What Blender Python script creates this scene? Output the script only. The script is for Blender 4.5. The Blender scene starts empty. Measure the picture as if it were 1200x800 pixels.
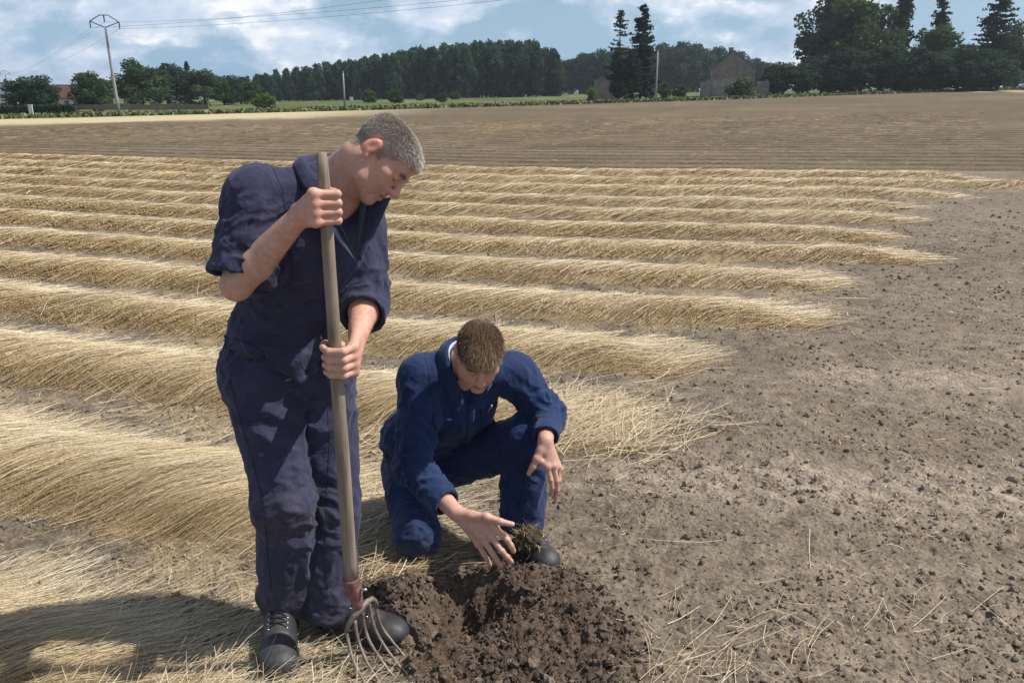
import bpy, math, random
import numpy as np
from mathutils import Vector, Matrix
from mathutils.bvhtree import BVHTree

R = math.radians
rng = np.random.default_rng(7)
random.seed(7)
scene = bpy.context.scene
COL = scene.collection

# ------------------------------------------------------------------ camera, sky, sun, exposure
CAM_H = 1.70
PITCH = R(16.07)
cam_data = bpy.data.cameras.new('camera')
cam_data.lens = 30.0
cam_data.sensor_width = 36.0
cam_data.clip_start = 0.05
cam_data.clip_end = 9000.0
cam = bpy.data.objects.new('camera', cam_data)
cam.location = (0, 0, CAM_H)
cam.rotation_euler = (R(90) - PITCH, 0, 0)
COL.objects.link(cam)
scene.camera = cam

SUN_EL, SUN_AZ = R(55), R(87)          # azimuth clockwise from the view direction (+Y) towards +X
sun_dir = Vector((math.sin(SUN_AZ) * math.cos(SUN_EL), math.cos(SUN_AZ) * math.cos(SUN_EL), math.sin(SUN_EL)))
sd = bpy.data.lights.new('sun', 'SUN')
sd.energy = 5.0
sd.angle = R(0.53)
sd.color = (1.0, 0.955, 0.88)
sun = bpy.data.objects.new('sun', sd)
sun.rotation_euler = sun_dir.to_track_quat('Z', 'Y').to_euler()
sun.location = (30, 5, 60)
COL.objects.link(sun)

scene.view_settings.view_transform = 'Standard'
scene.view_settings.look = 'None'
scene.view_settings.exposure = 0.08
scene.view_settings.gamma = 1.0

# ------------------------------------------------------------------ node helpers
class NT:
    def __init__(s, tree):
        s.t = tree; s.n = tree.nodes; s.l = tree.links
    def new(s, typ, **kw):
        nd = s.n.new(typ)
        for k, v in kw.items():
            setattr(nd, k, v)
        return nd
    def link(s, a, b): s.l.new(a, b)
    def _in(s, sock, v):
        if hasattr(v, 'bl_idname') or isinstance(v, bpy.types.NodeSocket): s.l.new(v, sock)
        else: sock.default_value = v
    def math(s, op, a, b=None, clamp=False):
        nd = s.new('ShaderNodeMath', operation=op); nd.use_clamp = clamp
        s._in(nd.inputs[0], a)
        if b is not None: s._in(nd.inputs[1], b)
        return nd.outputs[0]
    def noise(s, vec, scale, detail=4, rough=.55, dist=0.0):
        nd = s.new('ShaderNodeTexNoise')
        if vec is not None: s.link(vec, nd.inputs['Vector'])
        nd.inputs['Scale'].default_value = scale; nd.inputs['Detail'].default_value = detail
        nd.inputs['Roughness'].default_value = rough; nd.inputs['Distortion'].default_value = dist
        return nd.outputs['Fac']
    def ramp(s, fac, stops):
        nd = s.new('ShaderNodeValToRGB'); e = nd.color_ramp.elements
        while len(e) < len(stops): e.new(0.5)
        for el, (p, c) in zip(e, stops):
            el.position = p; el.color = (*c, 1) if len(c) == 3 else c
        s._in(nd.inputs[0], fac); return nd.outputs[0]
    def mixc(s, fac, a, b, blend='MIX'):
        nd = s.new('ShaderNodeMix', data_type='RGBA', blend_type=blend)
        s._in(nd.inputs[0], fac)
        for sock, v in ((nd.inputs[6], a), (nd.inputs[7], b)):
            if isinstance(v, tuple): sock.default_value = (*v, 1) if len(v) == 3 else v
            else: s.link(v, sock)
        return nd.outputs[2]
    def mapr(s, v, a, b, c=0., d=1.):
        nd = s.new('ShaderNodeMapRange'); s._in(nd.inputs[0], v)
        for i, q in enumerate((a, b, c, d)): nd.inputs[i + 1].default_value = q
        return nd.outputs[0]

def new_mat(name):
    m = bpy.data.materials.new(name); m.use_nodes = True
    nt = NT(m.node_tree)
    bs = m.node_tree.nodes['Principled BSDF']
    return m, nt, bs

def set_bump(nt, bs, h, strength=.4, dist=.01):
    b = nt.new('ShaderNodeBump'); b.inputs['Strength'].default_value = strength; b.inputs['Distance'].default_value = dist
    nt.link(h, b.inputs['Height']); nt.link(b.outputs[0], bs.inputs['Normal'])

# ------------------------------------------------------------------ sky with broken cloud (world)
world = bpy.data.worlds.new('World'); scene.world = world; world.use_nodes = True
wt = NT(world.node_tree)
bg = world.node_tree.nodes['Background']
sky = wt.new('ShaderNodeTexSky', sky_type='NISHITA')
sky.sun_disc = False; sky.sun_elevation = SUN_EL; sky.sun_rotation = SUN_AZ
sky.air_density = 1.0; sky.dust_density = 1.2; sky.ozone_density = 1.5; sky.altitude = 50
tc = wt.new('ShaderNodeTexCoord')
sep = wt.new('ShaderNodeSeparateXYZ'); wt.link(tc.outputs['Generated'], sep.inputs[0])
zz = wt.math('ADD', wt.math('MAXIMUM', sep.outputs[2], 0.0), 0.46)
cx = wt.math('DIVIDE', sep.outputs[0], zz); cy = wt.math('DIVIDE', sep.outputs[1], zz)
cv = wt.new('ShaderNodeCombineXYZ'); wt.link(cx, cv.inputs[0]); wt.link(cy, cv.inputs[1])
mp = wt.new('ShaderNodeMapping'); wt.link(cv.outputs[0], mp.inputs[0]); mp.inputs['Location'].default_value = (3.3, 1.7, 0.0)
n1 = wt.noise(mp.outputs[0], 3.4, 8, .56, .25)
n2 = wt.noise(mp.outputs[0], 9.5, 7, .58, .15)
n3 = wt.noise(mp.outputs[0], 2.0, 4, .5)
# seen edge-on near the horizon the cloud closes up; overhead more blue shows between the heaps
thin = wt.math('MULTIPLY', wt.mapr(sep.outputs[2], .05, .55), .10)
cover = wt.ramp(wt.math('SUBTRACT', wt.math('ADD', wt.math('MULTIPLY', n1, .8), wt.math('MULTIPLY', n2, .2)), thin), [(.43, (0, 0, 0)), (.53, (1, 1, 1))])
shade = wt.math('ADD', wt.math('MULTIPLY', n2, .65), wt.math('MULTIPLY', n3, .35))
ccol = wt.ramp(shade, [(.33, (4.0, 5.2, 7.1)), (.43, (5.2, 6.4, 8.2)), (.54, (6.9, 7.75, 9.1)), (.63, (9.8, 10.1, 10.5))])
haze_ = wt.ramp(sep.outputs[2], [(0., (.85, .85, .85)), (.16, (0, 0, 0))])
skyb = wt.mixc(wt.math('MULTIPLY', haze_, .85), sky.outputs[0], (2.3, 5.2, 8.9))
fin = wt.mixc(cover, skyb, ccol)
wt.link(fin, bg.inputs[0]); bg.inputs[1].default_value = 0.10

# ------------------------------------------------------------------ projection helper: world point on the ray of a photo pixel at ground distance Y
def ray(px, py):
    u = (px - 600) / 1000.0; v = (400 - py) / 1000.0
    c, s = math.cos(PITCH), math.sin(PITCH)
    return np.array([u, c + v * s, -s + v * c])
def at(px, py, Y):
    d = ray(px, py); k = Y / d[1]
    return np.array([d[0] * k, Y, CAM_H + d[2] * k])

# ------------------------------------------------------------------ numpy noise
_perm = rng.permutation(256); _perm = np.concatenate([_perm, _perm, _perm])
_g = rng.normal(size=(256, 3)); _g /= np.linalg.norm(_g, axis=1)[:, None]
def pn(x, y, z=None):
    """gradient noise about -0.7..0.7"""
    x = np.asarray(x, float); y = np.asarray(y, float)
    z = np.zeros_like(x) if z is None else np.asarray(z, float)
    xi = np.floor(x).astype(np.int64); yi = np.floor(y).astype(np.int64); zi = np.floor(z).astype(np.int64)
    xf = x - xi; yf = y - yi; zf = z - zi
    f = lambda t: t * t * t * (t * (t * 6 - 15) + 10)
    u, v, w = f(xf), f(yf), f(zf)
    out = 0
    for i in (0, 1):
        for j in (0, 1):
            for k in (0, 1):
                h = _perm[_perm[_perm[(xi + i) & 255] + ((yi + j) & 255)] + ((zi + k) & 255)]
                g = _g[h]
                d = g[..., 0] * (xf - i) + g[..., 1] * (yf - j) + g[..., 2] * (zf - k)
                out = out + d * (u if i else 1 - u) * (v if j else 1 - v) * (w if k else 1 - w)
    return out
def fbm(x, y, z=None, oct=4, gain=.5):
    a, s, o = 1.0, 1.0, 0
    for i in range(oct):
        o = o + a * pn(x * s + 17.3 * i, y * s - 9.1 * i, None if z is None else z * s)
        a *= gain; s *= 2.03
    return o
def sstep(a, b, x):
    t = np.clip((x - a) / (b - a), 0, 1); return t * t * (3 - 2 * t)
def nrm(v):
    v = np.asarray(v, float); return v / (np.linalg.norm(v, axis=-1, keepdims=True) + 1e-12)

# ------------------------------------------------------------------ mesh and object helpers
def mesh_np(name, V, F, mat=None, smooth=True, attrs=None, colors=None, mats=None, midx=None):
    """F: (n,k) int array or a list of such arrays"""
    me = bpy.data.meshes.new(name)
    V = np.ascontiguousarray(V, np.float32)
    Fs = F if isinstance(F, list) and np.ndim(F[0]) == 2 else [F]
    Fs = [np.asarray(f, np.int32) for f in Fs if len(f)]
    loops = np.concatenate([f.ravel() for f in Fs])
    sizes = np.concatenate([np.full(len(f), f.shape[1], np.int32) for f in Fs])
    starts = np.concatenate([[0], np.cumsum(sizes)[:-1]]).astype(np.int32)
    me.vertices.add(len(V)); me.vertices.foreach_set('co', V.ravel())
    me.loops.add(len(loops)); me.loops.foreach_set('vertex_index', loops)
    me.polygons.add(len(sizes)); me.polygons.foreach_set('loop_start', starts)
    me.polygons.foreach_set('loop_total', sizes)
    if midx is not None: me.polygons.foreach_set('material_index', np.asarray(midx, np.int32))
    me.update(calc_edges=True)
    me.polygons.foreach_set('use_smooth', np.full(len(sizes), smooth, bool))
    for k, a in (attrs or {}).items():
        at_ = me.attributes.new(k, 'FLOAT', 'POINT'); at_.data.foreach_set('value', np.ascontiguousarray(a, np.float32))
    for k, a in (colors or {}).items():
        at_ = me.attributes.new(k, 'FLOAT_COLOR', 'POINT')
        c = np.ones((len(V), 4), np.float32); c[:, :3] = a; at_.data.foreach_set('color', c.ravel())
    for m in (mats or ([mat] if mat else [])): me.materials.append(m)
    return me

def link(name, me, parent=None, loc=None, **props):
    o = bpy.data.objects.new(name, me); COL.objects.link(o)
    if parent is not None: o.parent = parent
    if loc is not None: o.location = loc
    for k, v in props.items(): o[k] = v
    return o
def thing(name, label, category, loc=(0, 0, 0), group=None, rz=0.0):
    o = bpy.data.objects.new(name, None); COL.objects.link(o)
    o.empty_display_size = .1
    o.location = loc; o.rotation_euler = (0, 0, rz); o['label'] = label; o['category'] = category
    if group: o['group'] = group
    return o
def tag(o, label, category, group=None):
    o['label'] = label; o['category'] = category
    if group: o['group'] = group
    return o

class MB:
    """collects simple shapes into one mesh"""
    def __init__(s): s.V = []; s.Q = []; s.T = []; s.n = 0
    def add(s, V, Q=None, T=None):
        V = np.asarray(V, float)
        if Q is not None and len(Q): s.Q.append(np.asarray(Q) + s.n)
        if T is not None and len(T): s.T.append(np.asarray(T) + s.n)
        s.V.append(V); s.n += len(V); return s
    def box(s, c, size, rz=0., M=None):
        x, y, z = np.array(size) / 2.
        V = np.array([[a * x, b * y, d * z] for a in (-1, 1) for b in (-1, 1) for d in (-1, 1)])
        if M is not None: V = V @ np.asarray(M).T
        cs, sn = math.cos(rz), math.sin(rz)
        V = V @ np.array([[cs, sn, 0], [-sn, cs, 0], [0, 0, 1]]) + np.array(c)
        return s.add(V, [[0, 1, 3, 2], [4, 6, 7, 5], [0, 4, 5, 1], [2, 3, 7, 6], [0, 2, 6, 4], [1, 5, 7, 3]])
    def tube(s, P, r, n=8, cap=True, flat=None):
        P = np.asarray(P, float); m = len(P)
        r = np.full(m, r, float) if np.isscalar(r) else np.asarray(r, float)
        T = nrm(np.gradient(P, axis=0))
        ref = np.array([0, 0, 1.]) if abs(T[0][2]) < .9 else np.array([1., 0, 0])
        A = nrm(np.cross(T[0], ref)); As = []
        for i in range(m):
            A = nrm(A - T[i] * np.dot(A, T[i])); As.append(A)
        As = np.array(As); Bs = np.cross(T, As)
        th = np.arange(n) * 2 * math.pi / n
        V = P[:, None] + r[:, None, None] * (np.cos(th)[None, :, None] * As[:, None] + np.sin(th)[None, :, None] * Bs[:, None])
        V = V.reshape(-1, 3)
        i = np.arange(m - 1)[:, None] * n; j = np.arange(n)[None]; j2 = (j + 1) % n
        Q = np.stack([i + j, i + j2, i + n + j2, i + n + j], -1).reshape(-1, 4)
        Tt = []
        if cap:
            V = np.concatenate([V, P[:1], P[-1:]]); a, b = m * n, m * n + 1
            for k in range(n):
                Tt.append([a, (k + 1) % n, k]); Tt.append([b, (m - 1) * n + k, (m - 1) * n + (k + 1) % n])
        return s.add(V, Q, Tt)
    def prism(s, poly, depth_vec):
        """closed polygon (list of 3d points) extruded along depth_vec"""
        P = np.asarray(poly, float); n = len(P); V = np.concatenate([P, P + np.asarray(depth_vec)])
        Q = [[i, (i + 1) % n, n + (i + 1) % n, n + i] for i in range(n)]
        T = [[0, i + 1, i] for i in range(1, n - 1)] + [[n, n + i, n + i + 1] for i in range(1, n - 1)]
        return s.add(V, Q, T)
    def mesh(s, name, mat, smooth=False, **kw):
        F = []
        if s.Q: F.append(np.concatenate(s.Q))
        if s.T: F.append(np.concatenate(s.T))
        return mesh_np(name, np.concatenate(s.V), F, mat, smooth, **kw)

# ------------------------------------------------------------------ lie of the land and the swath rows
def terrain(x, y):
    x = np.asarray(x, float); y = np.asarray(y, float)
    k = sstep(18, 75, np.hypot(x, y))
    far = np.clip(np.hypot(x, y) / 420.0, 0, 1)
    return k * (np.clip(.020 * x, -4, 3.2) + .0057 * np.clip(y, -200, 400)) * (1 - .15 * far)

def row_g(x):
    """rows are nearly across the view at the right and swing towards the camera at the left"""
    x = np.asarray(x, float)
    sp = np.logaddexp(0, -(x - 0.2) / .9) * .9      # softplus
    return .09 * x - .27 * sp + .27 * math.log(1 + math.exp(.2 / .9)) * .9
# (u at the row's centre, right end x, half width, height)
ROWS = [(1.88, -0.88, .30, .06), (3.04, -0.50, .43, .08), (4.42, 0.42, .41, .09), (5.72, 1.05, .41, .085), (7.02, 2.28, .43, .085),
        (8.42, 2.85, .43, .085), (9.85, 4.25, .44, .085), (11.3, 4.55, .45, .085), (12.85, 5.5, .47, .085), (14.4, 6.2, .48, .085),
        (16.1, 7.7, .50, .095), (17.9, 10.3, .52, .09), (19.8, 9.7, .54, .09)]
def row_h(k, x, y, u=None):
    u0, xe, w, h = ROWS[k]
    if u is None: u = y + row_g(x)
    wob = .10 * pn(x * .9 + 5 * k, np.full_like(x, 3.1 * k)) + .09 * pn(x * 2.3 - 5 * k, np.full_like(x, 1.7 * k))
    ww = w * (1 + .35 * pn(x * .8 - 9 * k, np.full_like(x, 7.7 * k)))
    t = (u - u0 - wob) / ww
    prof = np.clip(1 - t * t, 0, 1) ** .75 * (1 - .18 * t)
    end = sstep(0, .55, xe - x + .25 * pn(y * 3, x * 0 + k))
    hh = h * (1 + .45 * pn(x * 1.1 + 3 * k, x * 0 + 9.2) + .25 * pn(x * 4 + 3 * k, y * 4))
    return prof * end * hh * (1 + .22 * pn(x * 7 - y * 5, y * 3 + k))

# dug spot, in front of the kneeling man: (x, y, radius x, radius y, height)
DUG = [(.10, 2.50, .20, .21, .072), (.27, 2.34, .13, .14, .028), (-.02, 2.20, .22, .14, .05), (-.37, 2.62, .13, .13, .065), (.02, 2.72, .2, .1, .05), (-.22, 2.30, .10, .09, .05),
       (-.165, 2.56, .125, .11, -.15), (-.25, 2.42, .10, .07, -.09)]
def near_ground(x, y):
    """height of the soil"""
    z = terrain(x, y)
    d = np.hypot(x, y)
    for (cx, cy, rx, ry, h) in DUG:
        z = z + h * np.exp(-(((x - cx) / rx) ** 2 + ((y - cy) / ry) ** 2))
    return z
def dug_mask(x, y):
    m = 0
    for (cx, cy, rx, ry, h) in DUG:
        m = m + np.exp(-(((x - cx) / (rx * 1.05)) ** 2 + ((y - cy) / (ry * 1.05)) ** 2))
    return np.clip(m * 1.15, 0, 1)

# ------------------------------------------------------------------ materials for land and straw
def mat_ground():
    m, nt, bs = new_mat('soil')
    g = nt.new('ShaderNodeNewGeometry').outputs['Position']
    a = nt.new('ShaderNodeAttribute'); a.attribute_name = 'col'
    b = nt.new('ShaderNodeAttribute'); b.attribute_name = 'near'
    f1 = nt.noise(g, 9, 6, .65); f2 = nt.noise(g, 60, 5, .65); f3 = nt.noise(g, 1.3, 3, .5)
    vo = nt.new('ShaderNodeTexVoronoi'); nt.link(g, vo.inputs['Vector']); vo.inputs['Scale'].default_value = 42
    k = nt.math('ADD', nt.mapr(f1, .25, .75, .52, 1.42), nt.mapr(f2, .25, .75, -.46, .46))
    ua = nt.new('ShaderNodeAttribute'); ua.attribute_name = 'u'
    ta = nt.new('ShaderNodeAttribute'); ta.attribute_name = 'turned'
    mpx = nt.new('ShaderNodeMapping'); nt.link(g, mpx.inputs[0]); mpx.inputs['Scale'].default_value = (.25, 2.2, 1.)
    wob = nt.math('MULTIPLY', nt.math('SUBTRACT', nt.noise(mpx.outputs[0], 1.0, 4, .6), .5), 2.6)
    ln = nt.math('SINE', nt.math('ADD', nt.math('MULTIPLY', ua.outputs['Fac'], 2 * math.pi / 1.37), wob))
    ln2 = nt.math('SINE', nt.math('ADD', nt.math('MULTIPLY', ua.outputs['Fac'], 2 * math.pi / .46), nt.math('MULTIPLY', wob, 1.7)))
    k = nt.math('ADD', k, nt.math('MULTIPLY', nt.math('ADD', nt.math('MULTIPLY', ln, .25), nt.math('MULTIPLY', ln2, .14)), ta.outputs['Fac']))
    c = nt.mixc(1.0, a.outputs['Color'], nt.ramp(nt.math('MULTIPLY', k, .5), [(0., (0, 0, 0)), (1., (2, 2, 2))]), 'MULTIPLY')
    # ochre stains in the crumb
    st = nt.ramp(nt.noise(g, 3.1, 3, .5), [(.60, (0, 0, 0)), (.72, (1, 1, 1))])
    c2 = nt.mixc(nt.math('MULTIPLY', st, nt.math('MULTIPLY', b.outputs['Fac'], .35)), c, (.20, .115, .055))
    nt.link(c2, bs.inputs['Base Color'])
    bs.inputs['Roughness'].default_value = .95; bs.inputs['Specular IOR Level'].default_value = .15
    h = nt.math('ADD', nt.math('MULTIPLY', f2, .9), nt.math('ADD', nt.math('MULTIPLY', f1, 1.5), nt.math('MULTIPLY', vo.outputs['Distance'], .8)))
    set_bump(nt, bs, h, .7, .016)
    return m
def mat_clod():
    m, nt, bs = new_mat('clod')
    g = nt.new('ShaderNodeNewGeometry').outputs['Position']
    a = nt.new('ShaderNodeAttribute'); a.attribute_name = 'col'
    f = nt.noise(g, 130, 5, .7); f2 = nt.noise(g, 40, 3, .6)
    c = nt.mixc(1.0, a.outputs['Color'], nt.ramp(f, [(.25, (.55, .55, .55)), (.75, (1.45, 1.42, 1.4))]), 'MULTIPLY')
    nt.link(c, bs.inputs['Base Color']); bs.inputs['Roughness'].default_value = .95
    bs.inputs['Specular IOR Level'].default_value = .15
    set_bump(nt, bs, nt.math('ADD', f, f2), .8, .012)
    return m
def mat_straw():
    m, nt, bs = new_mat('straw')
    a = nt.new('ShaderNodeAttribute'); a.attribute_name = 'tint'
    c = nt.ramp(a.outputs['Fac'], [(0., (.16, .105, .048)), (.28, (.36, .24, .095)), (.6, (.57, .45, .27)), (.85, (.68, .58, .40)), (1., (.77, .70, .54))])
    nt.link(c, bs.inputs['Base Color']); bs.inputs['Roughness'].default_value = .55
    bs.inputs['Specular IOR Level'].default_value = .35
    return m
def mat_mound():
    m, nt, bs = new_mat('packed straw')
    g = nt.new('ShaderNodeNewGeometry').outputs['Position']
    mp = nt.new('ShaderNodeMapping'); nt.link(g, mp.inputs[0]); mp.inputs['Rotation'].default_value = (0, 0, R(-42))
    mp.inputs['Scale'].default_value = (5, 150, 60)
    f = nt.noise(mp.outputs[0], 1, 4, .6); f2 = nt.noise(g, 3.5, 4, .6)
    c = nt.ramp(nt.math('ADD', nt.math('MULTIPLY', f, .6), nt.math('MULTIPLY', f2, .4)), [(.3, (.13, .094, .052)), (.5, (.30, .225, .12)), (.7, (.52, .41, .24))])  # straw colour darkened to stand for shade in the gaps between stems
    nt.link(c, bs.inputs['Base Color']); bs.inputs['Roughness'].default_value = .8
    set_bump(nt, bs, f, .8, .02)
    return m
M_GROUND, M_CLOD, M_STRAW, M_MOUND = mat_ground(), mat_clod(), mat_straw(), mat_mound()

# ------------------------------------------------------------------ the field: one sheet to the horizon, finer where it is near
EDGE_X = [-400, -60, -20, 0, 25, 55, 100, 400]
EDGE_Y = [55, 81, 91, 99, 113, 140, 172, 300]
def edge_y(x): return np.interp(x, EDGE_X, EDGE_Y)
def land_colour(x, y):
    n = len(x)
    u = y + row_g(x)
    big = fbm(x * .35, y * .35, None, 3); mid = fbm(x * 2.1, y * 2.1, None, 3); fine = fbm(x * 9, y * 9, None, 2)
    soil = np.array([.194, .157, .117])
    c = soil * (1 + .28 * big + .26 * mid + .18 * fine)[:, None]
    # paler trodden crust (wheel track) running off to the right
    tr = np.exp(-((y - (3.75 - .13 * x) - .12 * mid) / .26) ** 2) * sstep(.1, .8, x)
    tr = np.maximum(tr, .7 * np.exp(-((y - (5.3 - .10 * x) - .15 * mid) / .22) ** 2) * sstep(1.2, 2.2, x))
    c = c * (1 + .60 * tr)[:, None] + tr[:, None] * np.array([.010, .010, .012])
    # greyer soil between the rows
    inrow = sstep(.3, -1.2, x - 1.5) * sstep(20, 3, u)
    c = c * (1 - .10 * inrow)[:, None]
    # shed straw chaff around the rows
    ch = sstep(-.15, .35, mid + .5 * fine) * sstep(.8, -.6, x - np.interp(u, [r[0] for r in ROWS], [r[1] for r in ROWS])) * sstep(20.3, 19.5, u)
    c = c * (1 - .45 * ch)[:, None] + .45 * ch[:, None] * np.array([.40, .31, .17])
    # browned, turned part beyond the thick rows, colour darkened in place of cloud shadow
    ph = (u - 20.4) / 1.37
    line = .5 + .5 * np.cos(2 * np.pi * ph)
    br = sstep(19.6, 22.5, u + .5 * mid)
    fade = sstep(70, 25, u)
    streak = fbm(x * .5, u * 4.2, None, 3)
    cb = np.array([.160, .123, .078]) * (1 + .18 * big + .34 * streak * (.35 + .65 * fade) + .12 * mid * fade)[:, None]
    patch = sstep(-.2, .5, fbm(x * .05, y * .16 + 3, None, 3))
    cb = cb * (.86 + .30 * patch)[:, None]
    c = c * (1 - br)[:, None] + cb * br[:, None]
    # pale strip at the far left edge and the pale bend far right
    e = edge_y(x)
    pale = sstep(.70, .76, y / e + .03 * big) * sstep(-4, -22, x)
    pale = np.maximum(pale, .85 * sstep(.74, .84, y / e) * sstep(72, 80, x) * (.5 + .5 * np.cos(x * 1.3)))
    c = c * (1 - pale)[:, None] + pale[:, None] * np.array([.52, .43, .26])
    # grass beyond the field edge
    gr = sstep(0, 1.2, y - e + .8 * mid)
    cg = np.array([.085, .115, .035]) * (1 + .35 * big + .3 * mid)[:, None]
    drym = sstep(-.1, .5, fbm(x * .08 + 7, y * .05, None, 3))[:, None]
    cg = cg * (1 - drym) + drym * np.array([.20, .19, .085])
    c = c * (1 - gr)[:, None] + cg * gr[:, None]
    # dug, moist soil
    d = sstep(.25, .75, dug_mask(x, y) + .35 * fine + .15 * mid)
    c = c * (1 - d)[:, None] + d[:, None] * np.array([.108, .079, .059]) * (1 + .25 * fine)[:, None]
    return np.clip(c, .01, .9)

def lump_relief(x, y):
    a = np.abs(pn(x * 17 + .5 * pn(x * 9, y * 9), y * 17)); b = np.abs(pn(x * 38 + 5, y * 38)); c = np.abs(pn(x * 71 - 3, y * 71 + 8))
    return (a + .65 * b + .35 * c) * (.55 + 1.1 * sstep(-.3, .35, pn(x * 1.9 + 11, y * 1.9)))
def build_ground():
    rs = [0.9, 1.2, 1.5]
    while rs[-1] < 5: rs.append(rs[-1] * 1.0060)
    while rs[-1] < 9: rs.append(rs[-1] * 1.011)
    while rs[-1] < 40: rs.append(rs[-1] * 1.02)
    while rs[-1] < 6000: rs.append(rs[-1] * 1.07)
    rs = np.array(rs)
    th = np.concatenate([np.linspace(-42, 42, 401), np.linspace(42, 318, 70)[1:-1]])
    th = np.radians(th)
    Rr, T = np.meshgrid(rs, th, indexing='ij')
    X = (Rr * np.sin(T)).ravel(); Y = (Rr * np.cos(T)).ravel()
    Z = near_ground(X, Y)
    nearm = (np.hypot(X, Y) < 45)
    x, y = X[nearm], Y[nearm]; d = np.hypot(x, y)
    rough = sstep(30, 8, d)
    dm = dug_mask(x, y)
    z = .020 * fbm(x * 3.2, y * 3.2, None, 3) * rough + .011 * fbm(x * 14, y * 14, None, 3) * sstep(14, 6, d)
    ridged = lump_relief(x, y)
    z += (.019 * (.45 - ridged)) * sstep(7, 4, d) * (1 + 1.4 * dm)
    z += dm * (.040 * fbm(x * 9 + 3, y * 9, None, 4))
    # turned part: low ridges
    u = y + row_g(x)
    z += .035 * (.5 + .5 * np.cos(2 * np.pi * (u - 20.4) / 1.37)) * sstep(20.3, 20.8, u) * sstep(45, 30, d)
    # wheel lug marks in the pale track
    tr = np.exp(-((y - (3.75 - .13 * x)) / .24) ** 2) * sstep(.3, .9, x)
    z -= tr * .014 * (1 + np.sin((x * .8 + y * .6) * 2 * np.pi / .16))
    Z[nearm] += z
    V = np.stack([X, Y, Z], 1)
    nt_, nr = len(th), len(rs)
    i = np.arange(nr - 1)[:, None] * nt_; j = np.arange(nt_)[None]; j2 = (j + 1) % nt_
    Q = np.stack([i + j, i + nt_ + j, i + nt_ + j2, i + j2], -1).reshape(-1, 4)
    c0 = len(V); V = np.concatenate([V, [[0, 0, 0]]])
    Tt = np.stack([np.full(nt_, c0), np.arange(nt_), (np.arange(nt_) + 1) % nt_], 1)
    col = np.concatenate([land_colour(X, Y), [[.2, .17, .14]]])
    nr_ = np.concatenate([sstep(12, 6, np.hypot(X, Y)), [1]])
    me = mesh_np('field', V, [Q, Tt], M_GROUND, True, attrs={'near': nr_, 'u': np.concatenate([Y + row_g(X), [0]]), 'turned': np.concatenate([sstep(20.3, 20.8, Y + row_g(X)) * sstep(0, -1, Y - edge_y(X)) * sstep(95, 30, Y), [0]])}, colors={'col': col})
    link('field', me, kind='structure')
build_ground()

# ------------------------------------------------------------------ stems
def stem_mesh(name, P, w, side, tint, taper=.6):
    """P (n,m,3) polylines -> flat narrow blades"""
    n, m, _ = P.shape
    t = np.linspace(1, taper, m)[None, :, None]
    off = side[:, None, :] * (w[:, None, None] * .5 * t)
    V = np.stack([P - off, P + off], 2).reshape(-1, 3)
    b = (np.arange(n) * m * 2)[:, None]; k = np.arange(m - 1)[None] * 2
    Q = np.stack([b + k, b + k + 1, b + k + 3, b + k + 2], -1).reshape(-1, 4)
    tv = np.repeat(tint.reshape(n, -1) if tint.ndim > 1 else np.repeat(tint[:, None], m, 1), 2, axis=1).ravel()
    return mesh_np(name, V, Q, M_STRAW, False, attrs={'tint': tv})

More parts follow.
